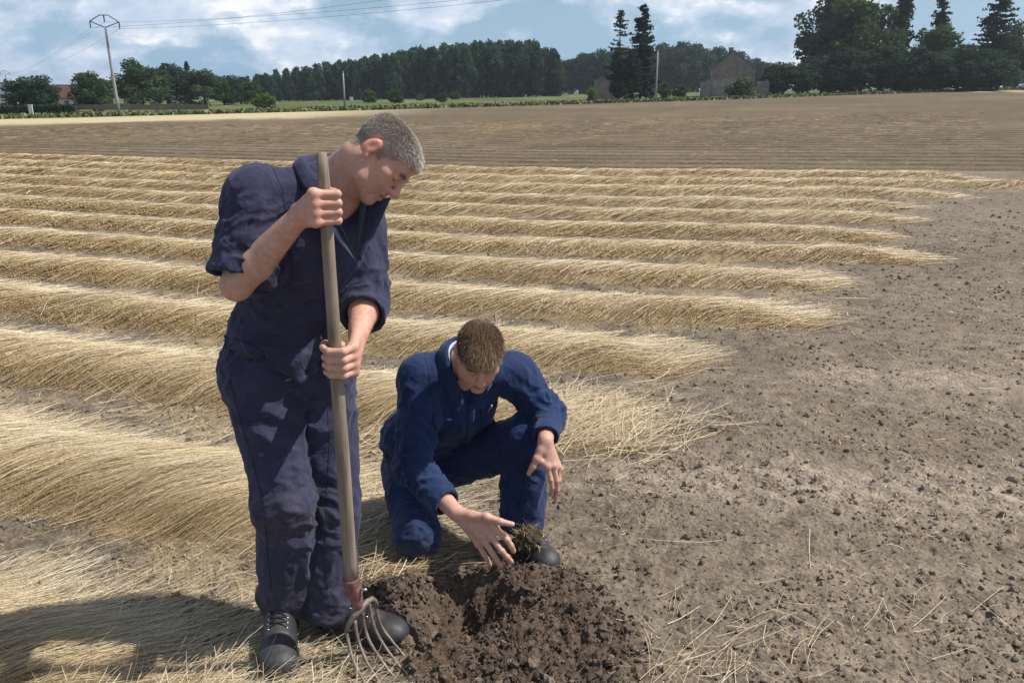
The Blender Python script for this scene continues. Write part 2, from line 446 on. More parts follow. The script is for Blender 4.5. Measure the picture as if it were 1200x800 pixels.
def row_stems(k):
    u0, xe, w, h = ROWS[k]
    yc = u0
    near = k < 6
    xl = -.66 * (yc + (2.2 if k < 8 else 4)) - .6
    length = xe - xl
    per_m = [2000, 3000, 3000, 2500, 2000, 1650, 1550, 1300, 1080, 920, 800, 690, 600][k]
    n = int(per_m * length)
    r = np.random.default_rng(100 + k)
    x0 = xl + (xe - xl) * r.random(n)
    v0 = -1.05 + 1.75 * r.random(n) ** 1.1
    hole = sstep(.10, .38, pn(x0 * 1.9 + 3 * k, v0 * 1.3 + 7 * k) + .5 * pn(x0 * 5.3, v0 * 3 + k)) * .72
    kp = r.random(n) > hole; x0, v0 = x0[kp], v0[kp]; n = len(x0)
    u_ = u0 + v0 * w * (1 + .15 * r.normal(size=n))
    y0 = u_ - row_g(x0)
    toend = sstep(1.0, .0, xe - x0)
    ang = R(42) + R(30) * pn(x0 * .9, y0 * .9 + 3 * k) + R(30) * pn(x0 * 3.1, y0 * 3.1) + R(22) * pn(x0 * 8.3, y0 * 8.3 + k) + R(8) * r.normal(size=n) - toend * R(26) * r.random(n)
    wild = r.random(n) < .035
    ang = np.where(wild, ang + R(45) * r.normal(size=n), ang)
    L = (.34 + .26 * r.random(n)) * (1.0 - .25 * (v0 > .2))
    m = 5 if k < 3 else (4 if k < 6 else 3)
    s = np.linspace(0, 1, m)[None]
    bend = .16 * r.normal(size=n) + .25 * pn(x0 * 1.7 + 9, y0 * 1.7)
    dx = np.cos(ang); dy = np.sin(ang)
    sx = x0[:, None] + L[:, None] * (dx[:, None] * s - dy[:, None] * bend[:, None] * s * s)
    sy = y0[:, None] + L[:, None] * (dy[:, None] * s + dx[:, None] * bend[:, None] * s * s)
    hz = row_h(k, sx.ravel(), sy.ravel()).reshape(sx.shape)
    gz = near_ground(sx.ravel(), sy.ravel()).reshape(sx.shape)
    lay = .003 + .022 * r.random(n) ** 1.6 * (.6 + hz.mean(1) / .12)
    lift = np.where(r.random(n) < .05, .05 * r.random(n), .010 * r.random(n))
    droop = np.sin(np.pi * s) * .012 * r.random(n)[:, None]
    sz = gz + hz + lay[:, None] + lift[:, None] * s ** 2 + droop
    P = np.stack([sx, sy, sz], -1)
    dist = np.hypot(x0, y0)
    wd = np.maximum(.0014, .00046 * dist) * (.6 + .8 * r.random(n))
    T = nrm(P[:, -1] - P[:, 0])
    rv = nrm(np.cross(T, np.array([0, 0, 1.])) + .55 * r.normal(size=(n, 3)))
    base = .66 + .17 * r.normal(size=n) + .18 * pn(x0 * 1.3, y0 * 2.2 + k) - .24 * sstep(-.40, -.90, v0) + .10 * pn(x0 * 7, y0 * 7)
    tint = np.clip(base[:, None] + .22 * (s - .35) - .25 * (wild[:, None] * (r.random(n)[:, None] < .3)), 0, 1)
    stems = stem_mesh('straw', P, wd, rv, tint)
    bolls = None
    if k < 8:
        nb = int([500, 800, 1000, 900, 700, 520, 420, 320][k] * length)
        idx = r.choice(np.nonzero(v0 < -.45)[0], min(nb, (v0 < -.45).sum()), replace=False)
        c = P[idx, 0] + np.stack([.03 * r.normal(size=len(idx)), .03 * r.normal(size=len(idx)), .012 * r.random(len(idx)) + .004], 1)
        rad = np.maximum(.0030, .00070 * np.hypot(c[:, 0], c[:, 1])) * (.75 + .5 * r.random(len(idx)))
        O = np.array([[1, 0, 0], [-1, 0, 0], [0, 1, 0], [0, -1, 0], [0, 0, 1], [0, 0, -1]], float)
        F = np.array([[0, 2, 4], [2, 1, 4], [1, 3, 4], [3, 0, 4], [2, 0, 5], [1, 2, 5], [3, 1, 5], [0, 3, 5]])
        if k >= 3: O = np.array([[1, 1, 1], [-1, -1, 1], [-1, 1, -1], [1, -1, -1]], float) * .75; F = np.array([[0, 1, 3], [0, 2, 1], [0, 3, 2], [1, 2, 3]])
        nv = len(O); V = (c[:, None] + O[None] * rad[:, None, None]).reshape(-1, 3)
        FF = (np.arange(len(idx))[:, None, None] * nv + F[None]).reshape(-1, 3)
        tb = np.repeat(np.clip(.30 + .13 * r.normal(size=len(idx)), .05, .75), nv)
        bolls = mesh_np('seed_boll', V, FF, M_STRAW, True, attrs={'tint': tb})
    # packed core
    nx = int(length / (.06 if near else .12)) + 2
    gx = np.linspace(xl, xe + .15, nx); gu = np.linspace(-1.35, 1.35, 19)
    GX, GU = np.meshgrid(gx, gu, indexing='ij')
    GY = u0 + GU * w - row_g(GX)
    H = row_h(k, GX.ravel(), GY.ravel()); G = near_ground(GX.ravel(), GY.ravel())
    Z = G + H * .84 - .004 - .022 * (H < .02) + .010 * fbm(GX.ravel() * 12, GY.ravel() * 12, None, 2)
    V = np.stack([GX.ravel(), GY.ravel(), Z], 1)
    i = np.arange(nx - 1)[:, None] * 19; j = np.arange(18)[None]
    Q = np.stack([i + j, i + 19 + j, i + 20 + j, i + j + 1], -1).reshape(-1, 4)
    core = mesh_np('packed_core', V, Q, M_MOUND, True)
    return core, stems, bolls, (.5 * (xl + xe))

ROW_LABELS = [
    'nearest flax row, in the bottom left corner beside the standing man\'s boots',
    'wide pale flax row left of the standing man\'s legs, golden bolls along its edge',
    'flax row behind the kneeling man, ending in a bushy tuft right of his elbow',
    'flax row just above the kneeling man\'s head, ending in a loose tip',
    'flax row level with the standing man\'s lower hand, fifth from the camera',
    'cut flax row, sixth from the camera, level with the standing man\'s belt',
    'cut flax row, seventh from the camera, its tip reaching far over bare soil',
    'cut flax row, eighth from the camera, level with the standing man\'s chest',
    'cut flax row, ninth from the camera, level with the standing man\'s open collar',
    'cut flax row, tenth from the camera, level with the standing man\'s chin',
    'cut flax row, eleventh from the camera, level with the standing man\'s nose',
    'narrow cut flax row second to last before the brown part, with the longest right end',
    'farthest thick flax row, bordering the brown turned part of the field']
for k in range(len(ROWS)):
    core, stems, bolls, xm = row_stems(k)
    base = Vector((xm, float(ROWS[k][0] - row_g(xm)), 0))
    t = thing('straw_row', ROW_LABELS[k], 'straw row', base, 'rows of cut flax straw lying on the field')
    o = link('packed_core', core, t, -base)
    o = link('straw', stems, t, -base); o['kind'] = 'stuff'
    if bolls: o = link('seed_boll', bolls, t, -base); o['kind'] = 'stuff'

# ------------------------------------------------------------------ clods, crumbs, loose stems (nobody could count them)
def ico(sub):
    import bmesh
    bm = bmesh.new(); bmesh.ops.create_icosphere(bm, subdivisions=sub, radius=1)
    V = np.array([v.co[:] for v in bm.verts]); F = np.array([[v.index for v in f.verts] for f in bm.faces]); bm.free()
    return V, F
ICO1, ICO2 = ico(1), ico(2)
def ground_z(x, y):
    """soil height including the rough relief of the sheet, roughly"""
    d = np.hypot(x, y); dm = dug_mask(x, y)
    z = near_ground(x, y) + .020 * fbm(x * 3.2, y * 3.2, None, 3) * sstep(30, 8, d) + .011 * fbm(x * 14, y * 14, None, 3) * sstep(14, 6, d)
    ridged = lump_relief(x, y)
    z = z + (.019 * (.45 - ridged)) * sstep(7, 4, d) * (1 + 1.4 * dm) + dm * (.040 * fbm(x * 9 + 3, y * 9, None, 4))
    return z
def lumps(name, x, y, rad, ico_, colour, sink=.25, rough=.35, lift=None, seed=0, smooth=False):
    r = np.random.default_rng(seed)
    V0, F0 = ico_; n = len(x); m = len(V0)
    q = r.normal(size=(n, 3, 3)); q, _ = np.linalg.qr(q)
    sc = rad[:, None] * (.5 + .95 * r.random((n, 3)))
    V = V0[None] * (1 + 0 * sc[:, None, :])
    ph = r.random((n, 1, 3)) * 50
    dsp = 1 + rough * 1.5 * pn((V0[None, :, 0] * 1.3 + ph[..., 0]).ravel(), (V0[None, :, 1] * 1.3 + ph[..., 1]).ravel(), (V0[None, :, 2] * 1.3 + ph[..., 2]).ravel()).reshape(n, m) + rough * .9 * pn((V0[None, :, 0] * 3.1 + ph[..., 1]).ravel(), (V0[None, :, 1] * 3.1 + ph[..., 2]).ravel(), (V0[None, :, 2] * 3.1 + ph[..., 0]).ravel()).reshape(n, m) + rough * .18 * r.normal(size=(n, m))
    V = V * dsp[..., None] * sc[:, None, :]
    V = np.einsum('nij,nmj->nmi', q, V)
    z = ground_z(x, y) + rad * (1 - 2 * sink) * .8 + (0 if lift is None else lift)
    V = V + np.stack([x, y, z], 1)[:, None]
    F = (np.arange(n)[:, None, None] * m + F0[None]).reshape(-1, 3)
    cv = np.repeat(colour, m, 0)
    return mesh_np(name, V.reshape(-1, 3), F, M_CLOD, smooth, colors={'col': cv})
def on_row(x, y):
    h = 0
    for k in range(9): h = np.maximum(h, row_h(k, x, y))
    return h
# crumbs and clods on the bare soil
r = np.random.default_rng(5)
n = 105000
yy = 1.75 + (19. - 1.75) * r.random(n) ** 2.3; xx = (-.66 + 1.34 * r.random(n)) * (yy + .5)
keep = (on_row(xx, yy) < .02) & (dug_mask(xx, yy) < .5) & (r.random(n) < sstep(19, 7, yy) + .12) & (pn(xx * 2.2, yy * 2.2) + .5 * pn(xx * 6, yy * 6) + .35 > .9 * r.random(n) - .15)
xx, yy = xx[keep], yy[keep]
rad = np.clip(np.exp(r.normal(-5.75, .55, len(xx))), .0016, .0115) * (1 + .10 * yy)
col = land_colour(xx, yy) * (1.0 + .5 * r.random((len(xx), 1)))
big_ = rad > .0075
OCT = (np.array([[1, 0, 0], [-1, 0, 0], [0, 1, 0], [0, -1, 0], [0, 0, 1], [0, 0, -1]], float), np.array([[0, 2, 4], [2, 1, 4], [1, 3, 4], [3, 0, 4], [2, 0, 5], [1, 2, 5], [3, 1, 5], [0, 3, 5]]))
link('soil_clods', lumps('soil_clods', xx[big_], yy[big_], rad[big_], ICO1, col[big_], .40, .6, None, 3), kind='stuff')
link('soil_crumbs', lumps('soil_crumbs', xx[~big_], yy[~big_], rad[~big_], OCT, col[~big_], .34, .5, None, 9), kind='stuff')
# dug heap
n = 7000
xx = -.52 + 1.1 * r.random(n); yy = 2.02 + .92 * r.random(n)
keep = dug_mask(xx, yy) > .25 + .4 * r.random(n)
xx, yy = xx[keep], yy[keep]
rad = np.clip(np.exp(r.normal(-5.55, .58, len(xx))),   .002, .019)
rad = np.where(((xx + .17) / .16) ** 2 + ((yy - 2.54) / .16) ** 2 < 1, rad * .7, rad)
dry = (r.random((len(xx), 1)) < .22) | (xx[:, None] < -.24) * (r.random((len(xx), 1)) < .65)
col = np.where(dry, np.array([.19, .145, .112]), np.array([.112, .083, .062])) * (.7 + .6 * r.random((len(xx), 1)))
o = link('dug_soil_clods', lumps('dug_soil_clods', xx[rad > .007], yy[rad > .007], rad[rad > .007], ICO2, col[rad > .007], .34, .66, None, 4, False), kind='stuff')

o = link('dug_soil_crumbs', lumps('dug_soil_crumbs', xx[rad <= .007], yy[rad <= .007], rad[rad <= .007], ICO1, col[rad <= .007], .2, .5, None, 6), kind='stuff')

def loose(name, x, y, L, w, ang, r, lift=.01, curve=.25, tint=(.78, .16), m=5, up=None):
    n = len(x); s = np.linspace(0, 1, m)[None]
    b = curve * r.normal(size=n)
    dx, dy = np.cos(ang), np.sin(ang)
    sx = x[:, None] + L[:, None] * (dx[:, None] * (s - .5) - dy[:, None] * b[:, None] * (s - .5) ** 2 * 2)
    sy = y[:, None] + L[:, None] * (dy[:, None] * (s - .5) + dx[:, None] * b[:, None] * (s - .5) ** 2 * 2)
    gz = ground_z(sx.ravel(), sy.ravel()).reshape(sx.shape)
    base = gz.max(1, keepdims=True) * .6 + gz * .4
    sz = base + .003 + lift * r.random(n)[:, None] + (lift * 2.5 * r.normal(size=n))[:, None] * (s - .4) * (r.random(n)[:, None] < .4)
    sz = np.maximum(sz, gz + .002)
    if up is not None: sz = sz + up[:, None] * s ** 1.5
    P = np.stack([sx, sy, sz], -1)
    T = nrm(P[:, -1] - P[:, 0])
    side = nrm(np.cross(T, np.array([0, 0, 1.])) + .4 * r.normal(size=(n, 3)))
    return stem_mesh(name, P, w, side, np.clip(tint[0] + tint[1] * r.normal(size=n), .1, 1), .7)
# stems scattered on the bare soil
n = 8500
yy = 1.75 + 10 * r.random(n) ** 1.8; xx = (-.66 + 1.34 * r.random(n)) * (yy + .5)
dens = sstep(-.25, .45, pn(xx * 1.6 + 4, yy * 1.6)) + .25
keep = (r.random(n) < dens) & (on_row(xx, yy) < .03) & (dug_mask(xx, yy) < .8)
xx, yy = xx[keep], yy[keep]; n = len(xx)
L = np.where(r.random(n) < .035, .14 + .2 * r.random(n), .012 + .06 * r.random(n) ** 2)
w = np.maximum(.0017, .0006 * yy) * (.7 + .8 * r.random(n))
link('scattered_stems', loose('scattered_stems', xx, yy, L, w, r.random(n) * 6.28, r, .008, .14, (.68, .2)), kind='stuff')
# thin litter on the turned part
n = 30000
yy = 20.2 + 34 * r.random(n) ** 1.5; xx = (-.66 + 1.2 * r.random(n)) * yy
uu = yy + row_g(xx); keep = (uu > 20.3) & (np.cos(2 * np.pi * (uu - 20.4) / 1.37) > 1.3 * r.random(n) - .7); xx, yy = xx[keep], yy[keep]; n = len(xx)
o = link('field_litter', loose('field_litter', xx, yy, .25 + .3 * r.random(n), .00032 * yy * (.6 + .8 * r.random(n)), R(25) + R(30) * r.normal(size=n), r, .02, .3, (.27, .09), 2), kind='stuff')
# tousled stems between and around the near rows, at the boots and by the heap
pts = [(-1.10, 1.94, .34, .11, 800, .24, 1), (-.84, 2.16, .14, .12, 380, .22, 1), (-1.3, 2.46, .5, .16, 420, .16, 0), (-.60, 2.95, .14, .22, 420, .32, 1), (.60, 2.22, .09, .10, 46, .26, 0), (.58, 2.55, .2, .14, 16, .16, 0), (-.62, 2.12, .12, .08, 130, .2, 1),
       (-.30, 2.78, .10, .06, 28, .16, 1), (-2.3, 4.2, 1.2, .35, 380, .2, 0), (.45, 4.35, .22, .26, 420, .40, 1), (-.05, 4.15, .5, .12, 700, .4, 1), (1.05, 2.45, .3, .14, 26, .2, 0)]
for gi, (cx, cy, sx_, sy_, n, Lm, upf) in enumerate(pts):
    xx = cx + sx_ * r.normal(size=n); yy = cy + sy_ * r.normal(size=n)
    kp = (dug_mask(xx, yy) < .22) | (r.random(n) < .05); xx, yy = xx[kp], yy[kp]; n = len(xx)
    L = Lm * (.5 + .7 * r.random(n)); w = np.maximum(.0017, .0007 * cy) * (.7 + .7 * r.random(n))
    ang = R(40) + R(38 if upf else 22) * r.normal(size=n)
    rh = np.max([row_h(kk, xx, yy) for kk in range(4)], axis=0)
    up = (rh * .9 + (.07 * r.random(n) ** 2 if upf else 0.012 * r.random(n)))
    link('tousled_stems', loose('tousled_stems', xx, yy, L, w, ang, r, .02, .24 if upf else .12, (.66, .18), 6 if upf else 4, up), kind='stuff')

# ------------------------------------------------------------------ far side of the field: trees, hedges, buildings, poles
def mat_leaf(name, dark, light, rough=.6):
    m, nt, bs = new_mat(name)
    a = nt.new('ShaderNodeAttribute'); a.attribute_name = 'tint'
    oi = nt.new('ShaderNodeObjectInfo')
    c = nt.ramp(a.outputs['Fac'], [(0., dark), (1., light)])
    hv = nt.new('ShaderNodeHueSaturation'); nt.link(c, hv.inputs['Color'])
    nt.link(nt.mapr(oi.outputs['Random'], 0, 1, .78, 1.22), hv.inputs['Value'])
    nt.link(hv.outputs[0], bs.inputs['Base Color']); bs.inputs['Roughness'].default_value = .75
    bs.inputs['Specular IOR Level'].default_value = .06
    tr = nt.new('ShaderNodeBsdfTranslucent'); nt.link(hv.outputs[0], tr.inputs[0])
    mx = nt.new('ShaderNodeMixShader'); mx.inputs[0].default_value = .42
    nt.link(bs.outputs[0], mx.inputs[1]); nt.link(tr.outputs[0], mx.inputs[2])
    nt.link(mx.outputs[0], m.node_tree.nodes['Material Output'].inputs[0])
    return m
M_LEAF = mat_leaf('leaf', (.040, .075, .030), (.095, .15, .055))
M_POPLAR = mat_leaf('poplar leaf', (.034, .072, .044), (.075, .130, .072))
M_DARKLEAF = mat_leaf('dark leaf', (.026, .054, .034), (.058, .095, .050))
M_WILLOW = mat_leaf('willow leaf', (.045, .075, .032), (.11, .155, .065))
M_BRIGHT = mat_leaf('bright leaf', (.07, .13, .02), (.16, .26, .045))
M_NEEDLE = mat_leaf('needle', (.020, .036, .025), (.046, .070, .040))
def mat_plain(name, colour, rough=.8, noise=(6, .25), bump=0., metal=0., spec=.3, vec_scale=None):
    m, nt, bs = new_mat(name)
    g = nt.new('ShaderNodeTexCoord').outputs['Object']
    if vec_scale:
        mp = nt.new('ShaderNodeMapping'); nt.link(g, mp.inputs[0]); mp.inputs['Scale'].default_value = vec_scale; g = mp.outputs[0]
    f = nt.noise(g, noise[0], 5, .6)
    k = noise[1]
    c = nt.ramp(f, [(.25, tuple(v * (1 - k) for v in colour)), (.75, tuple(v * (1 + k) for v in colour))])
    nt.link(c, bs.inputs['Base Color']); bs.inputs['Roughness'].default_value = rough
    bs.inputs['Metallic'].default_value = metal; bs.inputs['Specular IOR Level'].default_value = spec
    if bump: set_bump(nt, bs, f, bump, .02)
    return m
M_BARK = mat_plain('bark', (.07, .055, .042), .9, (3, .4))

def leaf_quads(P, N, size, r, droop=0.):
    """small leaf-clump faces at points P, facing roughly N"""
    n = len(P)
    N = nrm(N + .8 * r.normal(size=(n, 3)))
    A = nrm(np.cross(N, r.normal(size=(n, 3)))); B = np.cross(N, A)
    if droop: B = nrm(B + np.array([0, 0, -droop])); A = nrm(np.cross(B, N))
    s = size * (.6 + .8 * r.random(n)); e = (.45 + .5 * r.random(n))
    a = A * (s * e)[:, None]; b = B * s[:, None]
    V = np.stack([P - a * .5 - b * .8, P + a * .9 - b * .3, P + a * .35 + b, P - a * .8 + b * .35], 1).reshape(-1, 3)
    return V, np.arange(n * 4).reshape(-1, 4)
def crown_from_clumps(C, rad, per, size, r, tint0=.5, tintv=.3, droop=0., squash=1.):
    n = len(C)
    idx = np.repeat(np.arange(n), np.maximum(1, (per * (rad / rad.mean()) ** 2).astype(int)))
    d = nrm(r.normal(size=(len(idx), 3)))
    q = rad[idx] * (.55 + .5 * r.random(len(idx)))
    off = d * q[:, None]; off[:, 2] *= squash
    P = C[idx] + off
    V, F = leaf_quads(P, d, size, r, droop)
    ct = np.clip(tint0 + tintv * r.normal(size=n), 0, 1)
    t = np.clip(ct[idx] + .15 * r.normal(size=len(idx)), 0, 1)
    return V, F, np.repeat(t, 4)
def limb_mesh(MBo, top, base_r, r, n_limb, spread, z0, lean=.03):
    z = np.linspace(0, top, 7)
    P = np.stack([lean * top * np.sin(z / top * 2), lean * .6 * top * np.sin(z / top * 3), z], 1)
    MBo.tube(P, base_r * (1 - .85 * z / top), 7)
    for i in range(n_limb):
        t = z0 + (1 - z0) * (i + r.random()) / n_limb * .9
        p = np.array([np.interp(t * top, z, P[:, 0]), np.interp(t * top, z, P[:, 1]), t * top])
        a = r.random() * 6.28 + i * 2.4; ln = spread * (1.1 - .6 * t) * (.7 + .5 * r.random())
        d = np.array([math.cos(a), math.sin(a), .55 + .5 * r.random()])
        q = np.stack([p, p + d * ln * .5 + [0, 0, .05 * ln], p + d * ln + [0, 0, .12 * ln]])
        MBo.tube(q, [base_r * .4 * (1 - .6 * t), base_r * .22, base_r * .06], 5)
KINDS = {}
def tree_kind(kind, seed=0):
    key = (kind, seed)
    if key in KINDS: return KINDS[key]
    r = np.random.default_rng(1000 + seed * 17 + sum(map(ord, kind)))
    mb = MB(); mat = M_LEAF
    if kind in ('broad', 'dark', 'round'):            # unit height 10 m, crown from near the ground
        mat = M_DARKLEAF if kind == 'dark' else M_LEAF
        limb_mesh(mb, 8.4, .26, r, 9, 3.4, .22)
        n = 70
        d = nrm(r.normal(size=(n, 3))); q = r.random(n) ** .45
        w = 3.7 if kind != 'round' else 3.9
        C = d * q[:, None] * np.array([w, w, 4.3]) + [0, 0, 5.3]
        C[:, :2] *= (1.12 - .045 * np.clip(C[:, 2] - 3, 0, 9))[:, None]
        C = C[C[:, 2] > 1.0]
        rad = .75 + .75 * r.random(len(C))
        V, F, t = crown_from_clumps(C, rad, 135, .23, r, .45, .28)
    elif kind == 'poplar':                            # unit height 20 m
        mat = M_POPLAR
        limb_mesh(mb, 18.5, .30, r, 12, 2.6, .15, .01)
        n = 92; z = 1.2 + 18.3 * r.random(n) ** .95
        wz = 3.9 * np.clip(np.sin(np.pi * (np.clip((z + 3.0) / 23.5, 0, 1)) ** .9), .33, 1) * (.8 + .35 * r.random(n))
        a = r.random(n) * 6.28; q = r.random(n) ** .6
        C = np.stack([np.cos(a) * wz * q, np.sin(a) * wz * q, z], 1); rad = (.75 + .6 * r.random(n)) * np.where(z > 17, .85, 1)
        V, F, t = crown_from_clumps(C, rad, 40, .42, r, .45, .25, squash=1.5)
    elif kind == 'willow':                            # unit height 16 m, wide, with hanging sprays
        mat = M_WILLOW
        limb_mesh(mb, 13.5, .5, r, 14, 6, .15)
        n = 130; d = nrm(r.normal(size=(n, 3))); q = r.random(n) ** .4
        C = d * q[:, None] * np.array([7.0, 6.2, 7.2]) + [0, 0, 8.6]; C = C[C[:, 2] > 2.0]
        rad = 1.0 + 1.0 * r.random(len(C))
        V, F, t = crown_from_clumps(C, rad, 125, .30, r, .5, .26, droop=1.2, squash=1.1)
    elif kind in ('spruce', 'conifer', 'sparse'):       # unit height 15 m
        mat = M_NEEDLE; H = 15.0
        z = np.linspace(0, H, 8); mb.tube(np.stack([.08 * np.sin(z), .06 * np.cos(z * .8), z], 1), .20 * (1 - .93 * z / H), 6)
        Ps, Ns = [], []
        n_w = 26 if kind != 'sparse' else 20
        for i in range(n_w * 10):
                zb = H * (.05 + .93 * r.random() ** .9); f = 1 - zb / H
                if kind == 'spruce': Lb = 2.9 * f ** .8 + .25
                elif kind == 'conifer': Lb = 3.1 * np.sin(np.pi * min(1, f * .9 + .1)) ** .6 * (f ** .35) + .25
                else:
                    Lb = (2.2 * f ** .5 + .3)
                    if zb > H * .45 and r.random() < .55: continue
                a = r.random() * 6.283; L = Lb * (.45 + .75 * r.random()); up = .16 + .30 * r.random()
                ts = np.linspace(.1, 1, 5)
                hz = lambda q: zb - up * L * q + .30 * L * q ** 2.4
                bx = np.stack([np.cos(a) * L * ts, np.sin(a) * L * ts, hz(ts)], 1)
                mb.tube(bx[[0, 2, 4]], [.035, .022, .006], 3, cap=False)
                m = int(5 + 10 * L)
                tt = .12 + .88 * r.random(m)
                pp = np.stack([np.cos(a) * L * tt, np.sin(a) * L * tt, hz(tt)], 1)
                pp += np.stack([.20 * r.normal(size=m), .20 * r.normal(size=m), -.18 * r.random(m)], 1) * (.5 + .5 * L / 2)
                Ps.append(pp); Ns.append(np.tile([0, 0, 1.], (m, 1)) + .9 * r.normal(size=(m, 3)))
        P = np.concatenate(Ps); V, F = leaf_quads(P, np.concatenate(Ns), .24 if kind != 'sparse' else .21, r, .5)
        t = np.repeat(np.clip(.45 + .3 * r.normal(size=len(P)), 0, 1), 4)
    elif kind == 'cypress':
        mat = M_NEEDLE; H = 16.0
        z = np.linspace(0, H * .9, 5); mb.tube(np.stack([0 * z, 0 * z, z], 1), .2 * (1 - .9 * z / H), 6)
        n = 90; zc = H * (.05 + .93 * r.random(n)); a = r.random(n) * 6.28
        wz = 1.15 * np.clip((1 - zc / H) * 3.2, .15, 1) * r.random(n) ** .5
        C = np.stack([np.cos(a) * wz, np.sin(a) * wz, zc], 1); rad = .5 + .35 * r.random(n)
        V, F, t = crown_from_clumps(C, rad, 44, .26, r, .45, .25, squash=1.7)
    elif kind in ('shrub', 'brightshrub'):               # unit height 3 m
        mat = M_BRIGHT if kind == 'brightshrub' else M_LEAF
        for i in range(6):
            a = i * 1.05; mb.tube([[0, 0, 0], [math.cos(a) * .5, math.sin(a) * .5, .9], [math.cos(a) * 1.0, math.sin(a) * 1.0, 2.1]], [.06, .04, .01], 4)
        n = 34; d = nrm(r.normal(size=(n, 3))); q = r.random(n) ** .5
        C = d * q[:, None] * np.array([1.35, 1.35, 1.2]) + [0, 0, 1.45]; C[:, 2] = np.maximum(C[:, 2], .3)
        rad = .35 + .3 * r.random(n)
        V, F, t = crown_from_clumps(C, rad, 50, .16, r, .5, .25)
    crown = mesh_np('crown', V, F, mat, False, attrs={'tint': t})
    trunk = mb.mesh('trunk', M_BARK, True)
    KINDS[key] = (crown, trunk)
    return KINDS[key]
UNIT = dict(broad=10., dark=10., round=10., poplar=20.5, willow=16.5, spruce=15., conifer=15., sparse=15., cypress=16.3, shrub=3., brightshrub=3.)
def tree(kind, px, ptop, Y, name, label, cat, group=None, seed=0, wide=1., rz=None, base=None):
    x = at(px, 110, Y)[0]; z0 = float(terrain(x, Y)) - .15
    H = at(px, ptop, Y)[2] - z0
    s = H / UNIT[kind]
    crown, trunk = tree_kind(kind, seed)
    t = thing(name, label, cat, (x, Y, z0), group, random.random() * 6.28 if rz is None else rz)
    t.scale = (s * wide, s * wide, s)
    link('trunk', trunk, t); link('crown', crown, t)
    return t

# the long poplar wood: crowns along its near edge are trees of their own
top_line = ([255, 280, 300, 330, 370, 410, 450, 500, 560, 620, 640, 655, 665], [98, 92, 88, 82, 75, 70, 62, 55, 49, 47, 54, 62, 80])
k = 0
for row, (Y0, dpx) in enumerate([(235, 10), (250, 11), (270, 13)]):
    px = 262 + row * 5
    while px < 660 - row * 4:
        pt = np.interp(px, *top_line) + random.uniform(-2, 3) + (3 if row == 0 else 0)
        tree('poplar', px, pt, Y0 + random.uniform(-5, 5) + (660 - px) * .04, 'poplar_tree', 'tall dark poplar standing in the long wood beyond the field', 'tree',
             'poplars of the long wood', seed=k % 5, wide=1.0 + .3 * random.random())
        px += dpx * random.uniform(.8, 1.2); k += 1
# darker wood far behind, left of and behind the brick ruin
for i, px in enumerate(np.arange(668, 905, 11.5)):
    pt = np.interp(px, [668, 700, 720, 790, 830, 860, 880, 905], [66, 62, 58, 52, 55, 62, 71, 72]) + random.uniform(-1.5, 2)
    tree('dark', px, pt, 330 + random.uniform(-10, 10), 'far_wood_tree', 'dark rounded tree of the far wood behind the brick ruin and the two tall spruces', 'tree', 'trees of the far dark wood', seed=i % 2, wide=1.15)
for i, px in enumerate(np.arange(560, 670, 16)):
    tree('dark', px, 72 + random.uniform(-2, 2), 345, 'far_wood_tree', 'dark rounded tree of the far wood behind the brick ruin and the two tall spruces', 'tree', 'trees of the far dark wood', seed=i % 2, wide=1.15)
for i, px in enumerate(np.arange(1150, 1260, 18)):
    tree('dark', px, 66 + random.uniform(-2, 2), 420, 'distant_tree', 'small distant tree on the skyline at the far right edge', 'tree', 'distant trees at the far right', seed=i % 2, wide=1.5)
for i, px in enumerate(np.arange(-40, 80, 14)):
    tree('dark', px, 104 + random.uniform(-2, 3), 330, 'distant_tree', 'low distant tree on the skyline behind the red roofed house', 'tree', 'distant trees at the far left', seed=i % 2, wide=1.6)
# left group
tree('dark', 36, 88, 118, 'tree', 'dark ragged tree in front of the red roofed house', 'tree', seed=0, wide=1.7)
tree('round', 108, 85, 124, 'tree', 'round grey green tree just left of the concrete power pole', 'tree', seed=0, wide=1.25)
tree('broad', 166, 73, 150, 'tree', 'big dark broad tree just right of the concrete power pole', 'tree', seed=1, wide=1.5)
tree('dark', 196, 76, 160, 'tree', 'second dark broad tree right of the power pole, behind the low wall', 'tree', seed=1, wide=1.5)
tree('spruce', 222, 71, 168, 'tree', 'pointed tree with a dark tip between the broad trees behind the low wall', 'tree', seed=0, wide=1.35)
tree('broad', 240, 80, 155, 'tree', 'mid green tree at the right end of the low wall', 'tree', seed=0, wide=1.4)
tree('dark', 262, 88, 175, 'tree', 'dark tree where the long poplar wood begins, left of the bright green bush', 'tree', seed=0, wide=1.6)
tree('broad', 282, 92, 185, 'tree', 'low green tree at the left foot of the long poplar wood', 'tree', seed=1, wide=1.7)
tree('brightshrub', 308, 109, 118, 'bush', 'bright yellow green bush on the verge left of the long wood', 'bush', wide=1.5)
for px, pt, Y, lab in [(432, 104, 165, 'dark green bush right of the small white sign'), (463, 103, 150, 'lighter green bush just above the standing man\'s head'),
                       (517, 108, 150, 'small round bush between the two men on the far verge'), (492, 110, 190, 'low dark bush before the middle of the poplar wood'),
                       (533, 106, 200, 'dark bush in front of the poplar wood, right of the small round bush')]:
    tree('shrub', px, pt, Y, 'bush', lab, 'bush', seed=1, wide=1.15)
tree('brightshrub', 693, 101, 128, 'bush', 'small yellow green sapling left of the plain shed', 'bush', seed=1, wide=.75)
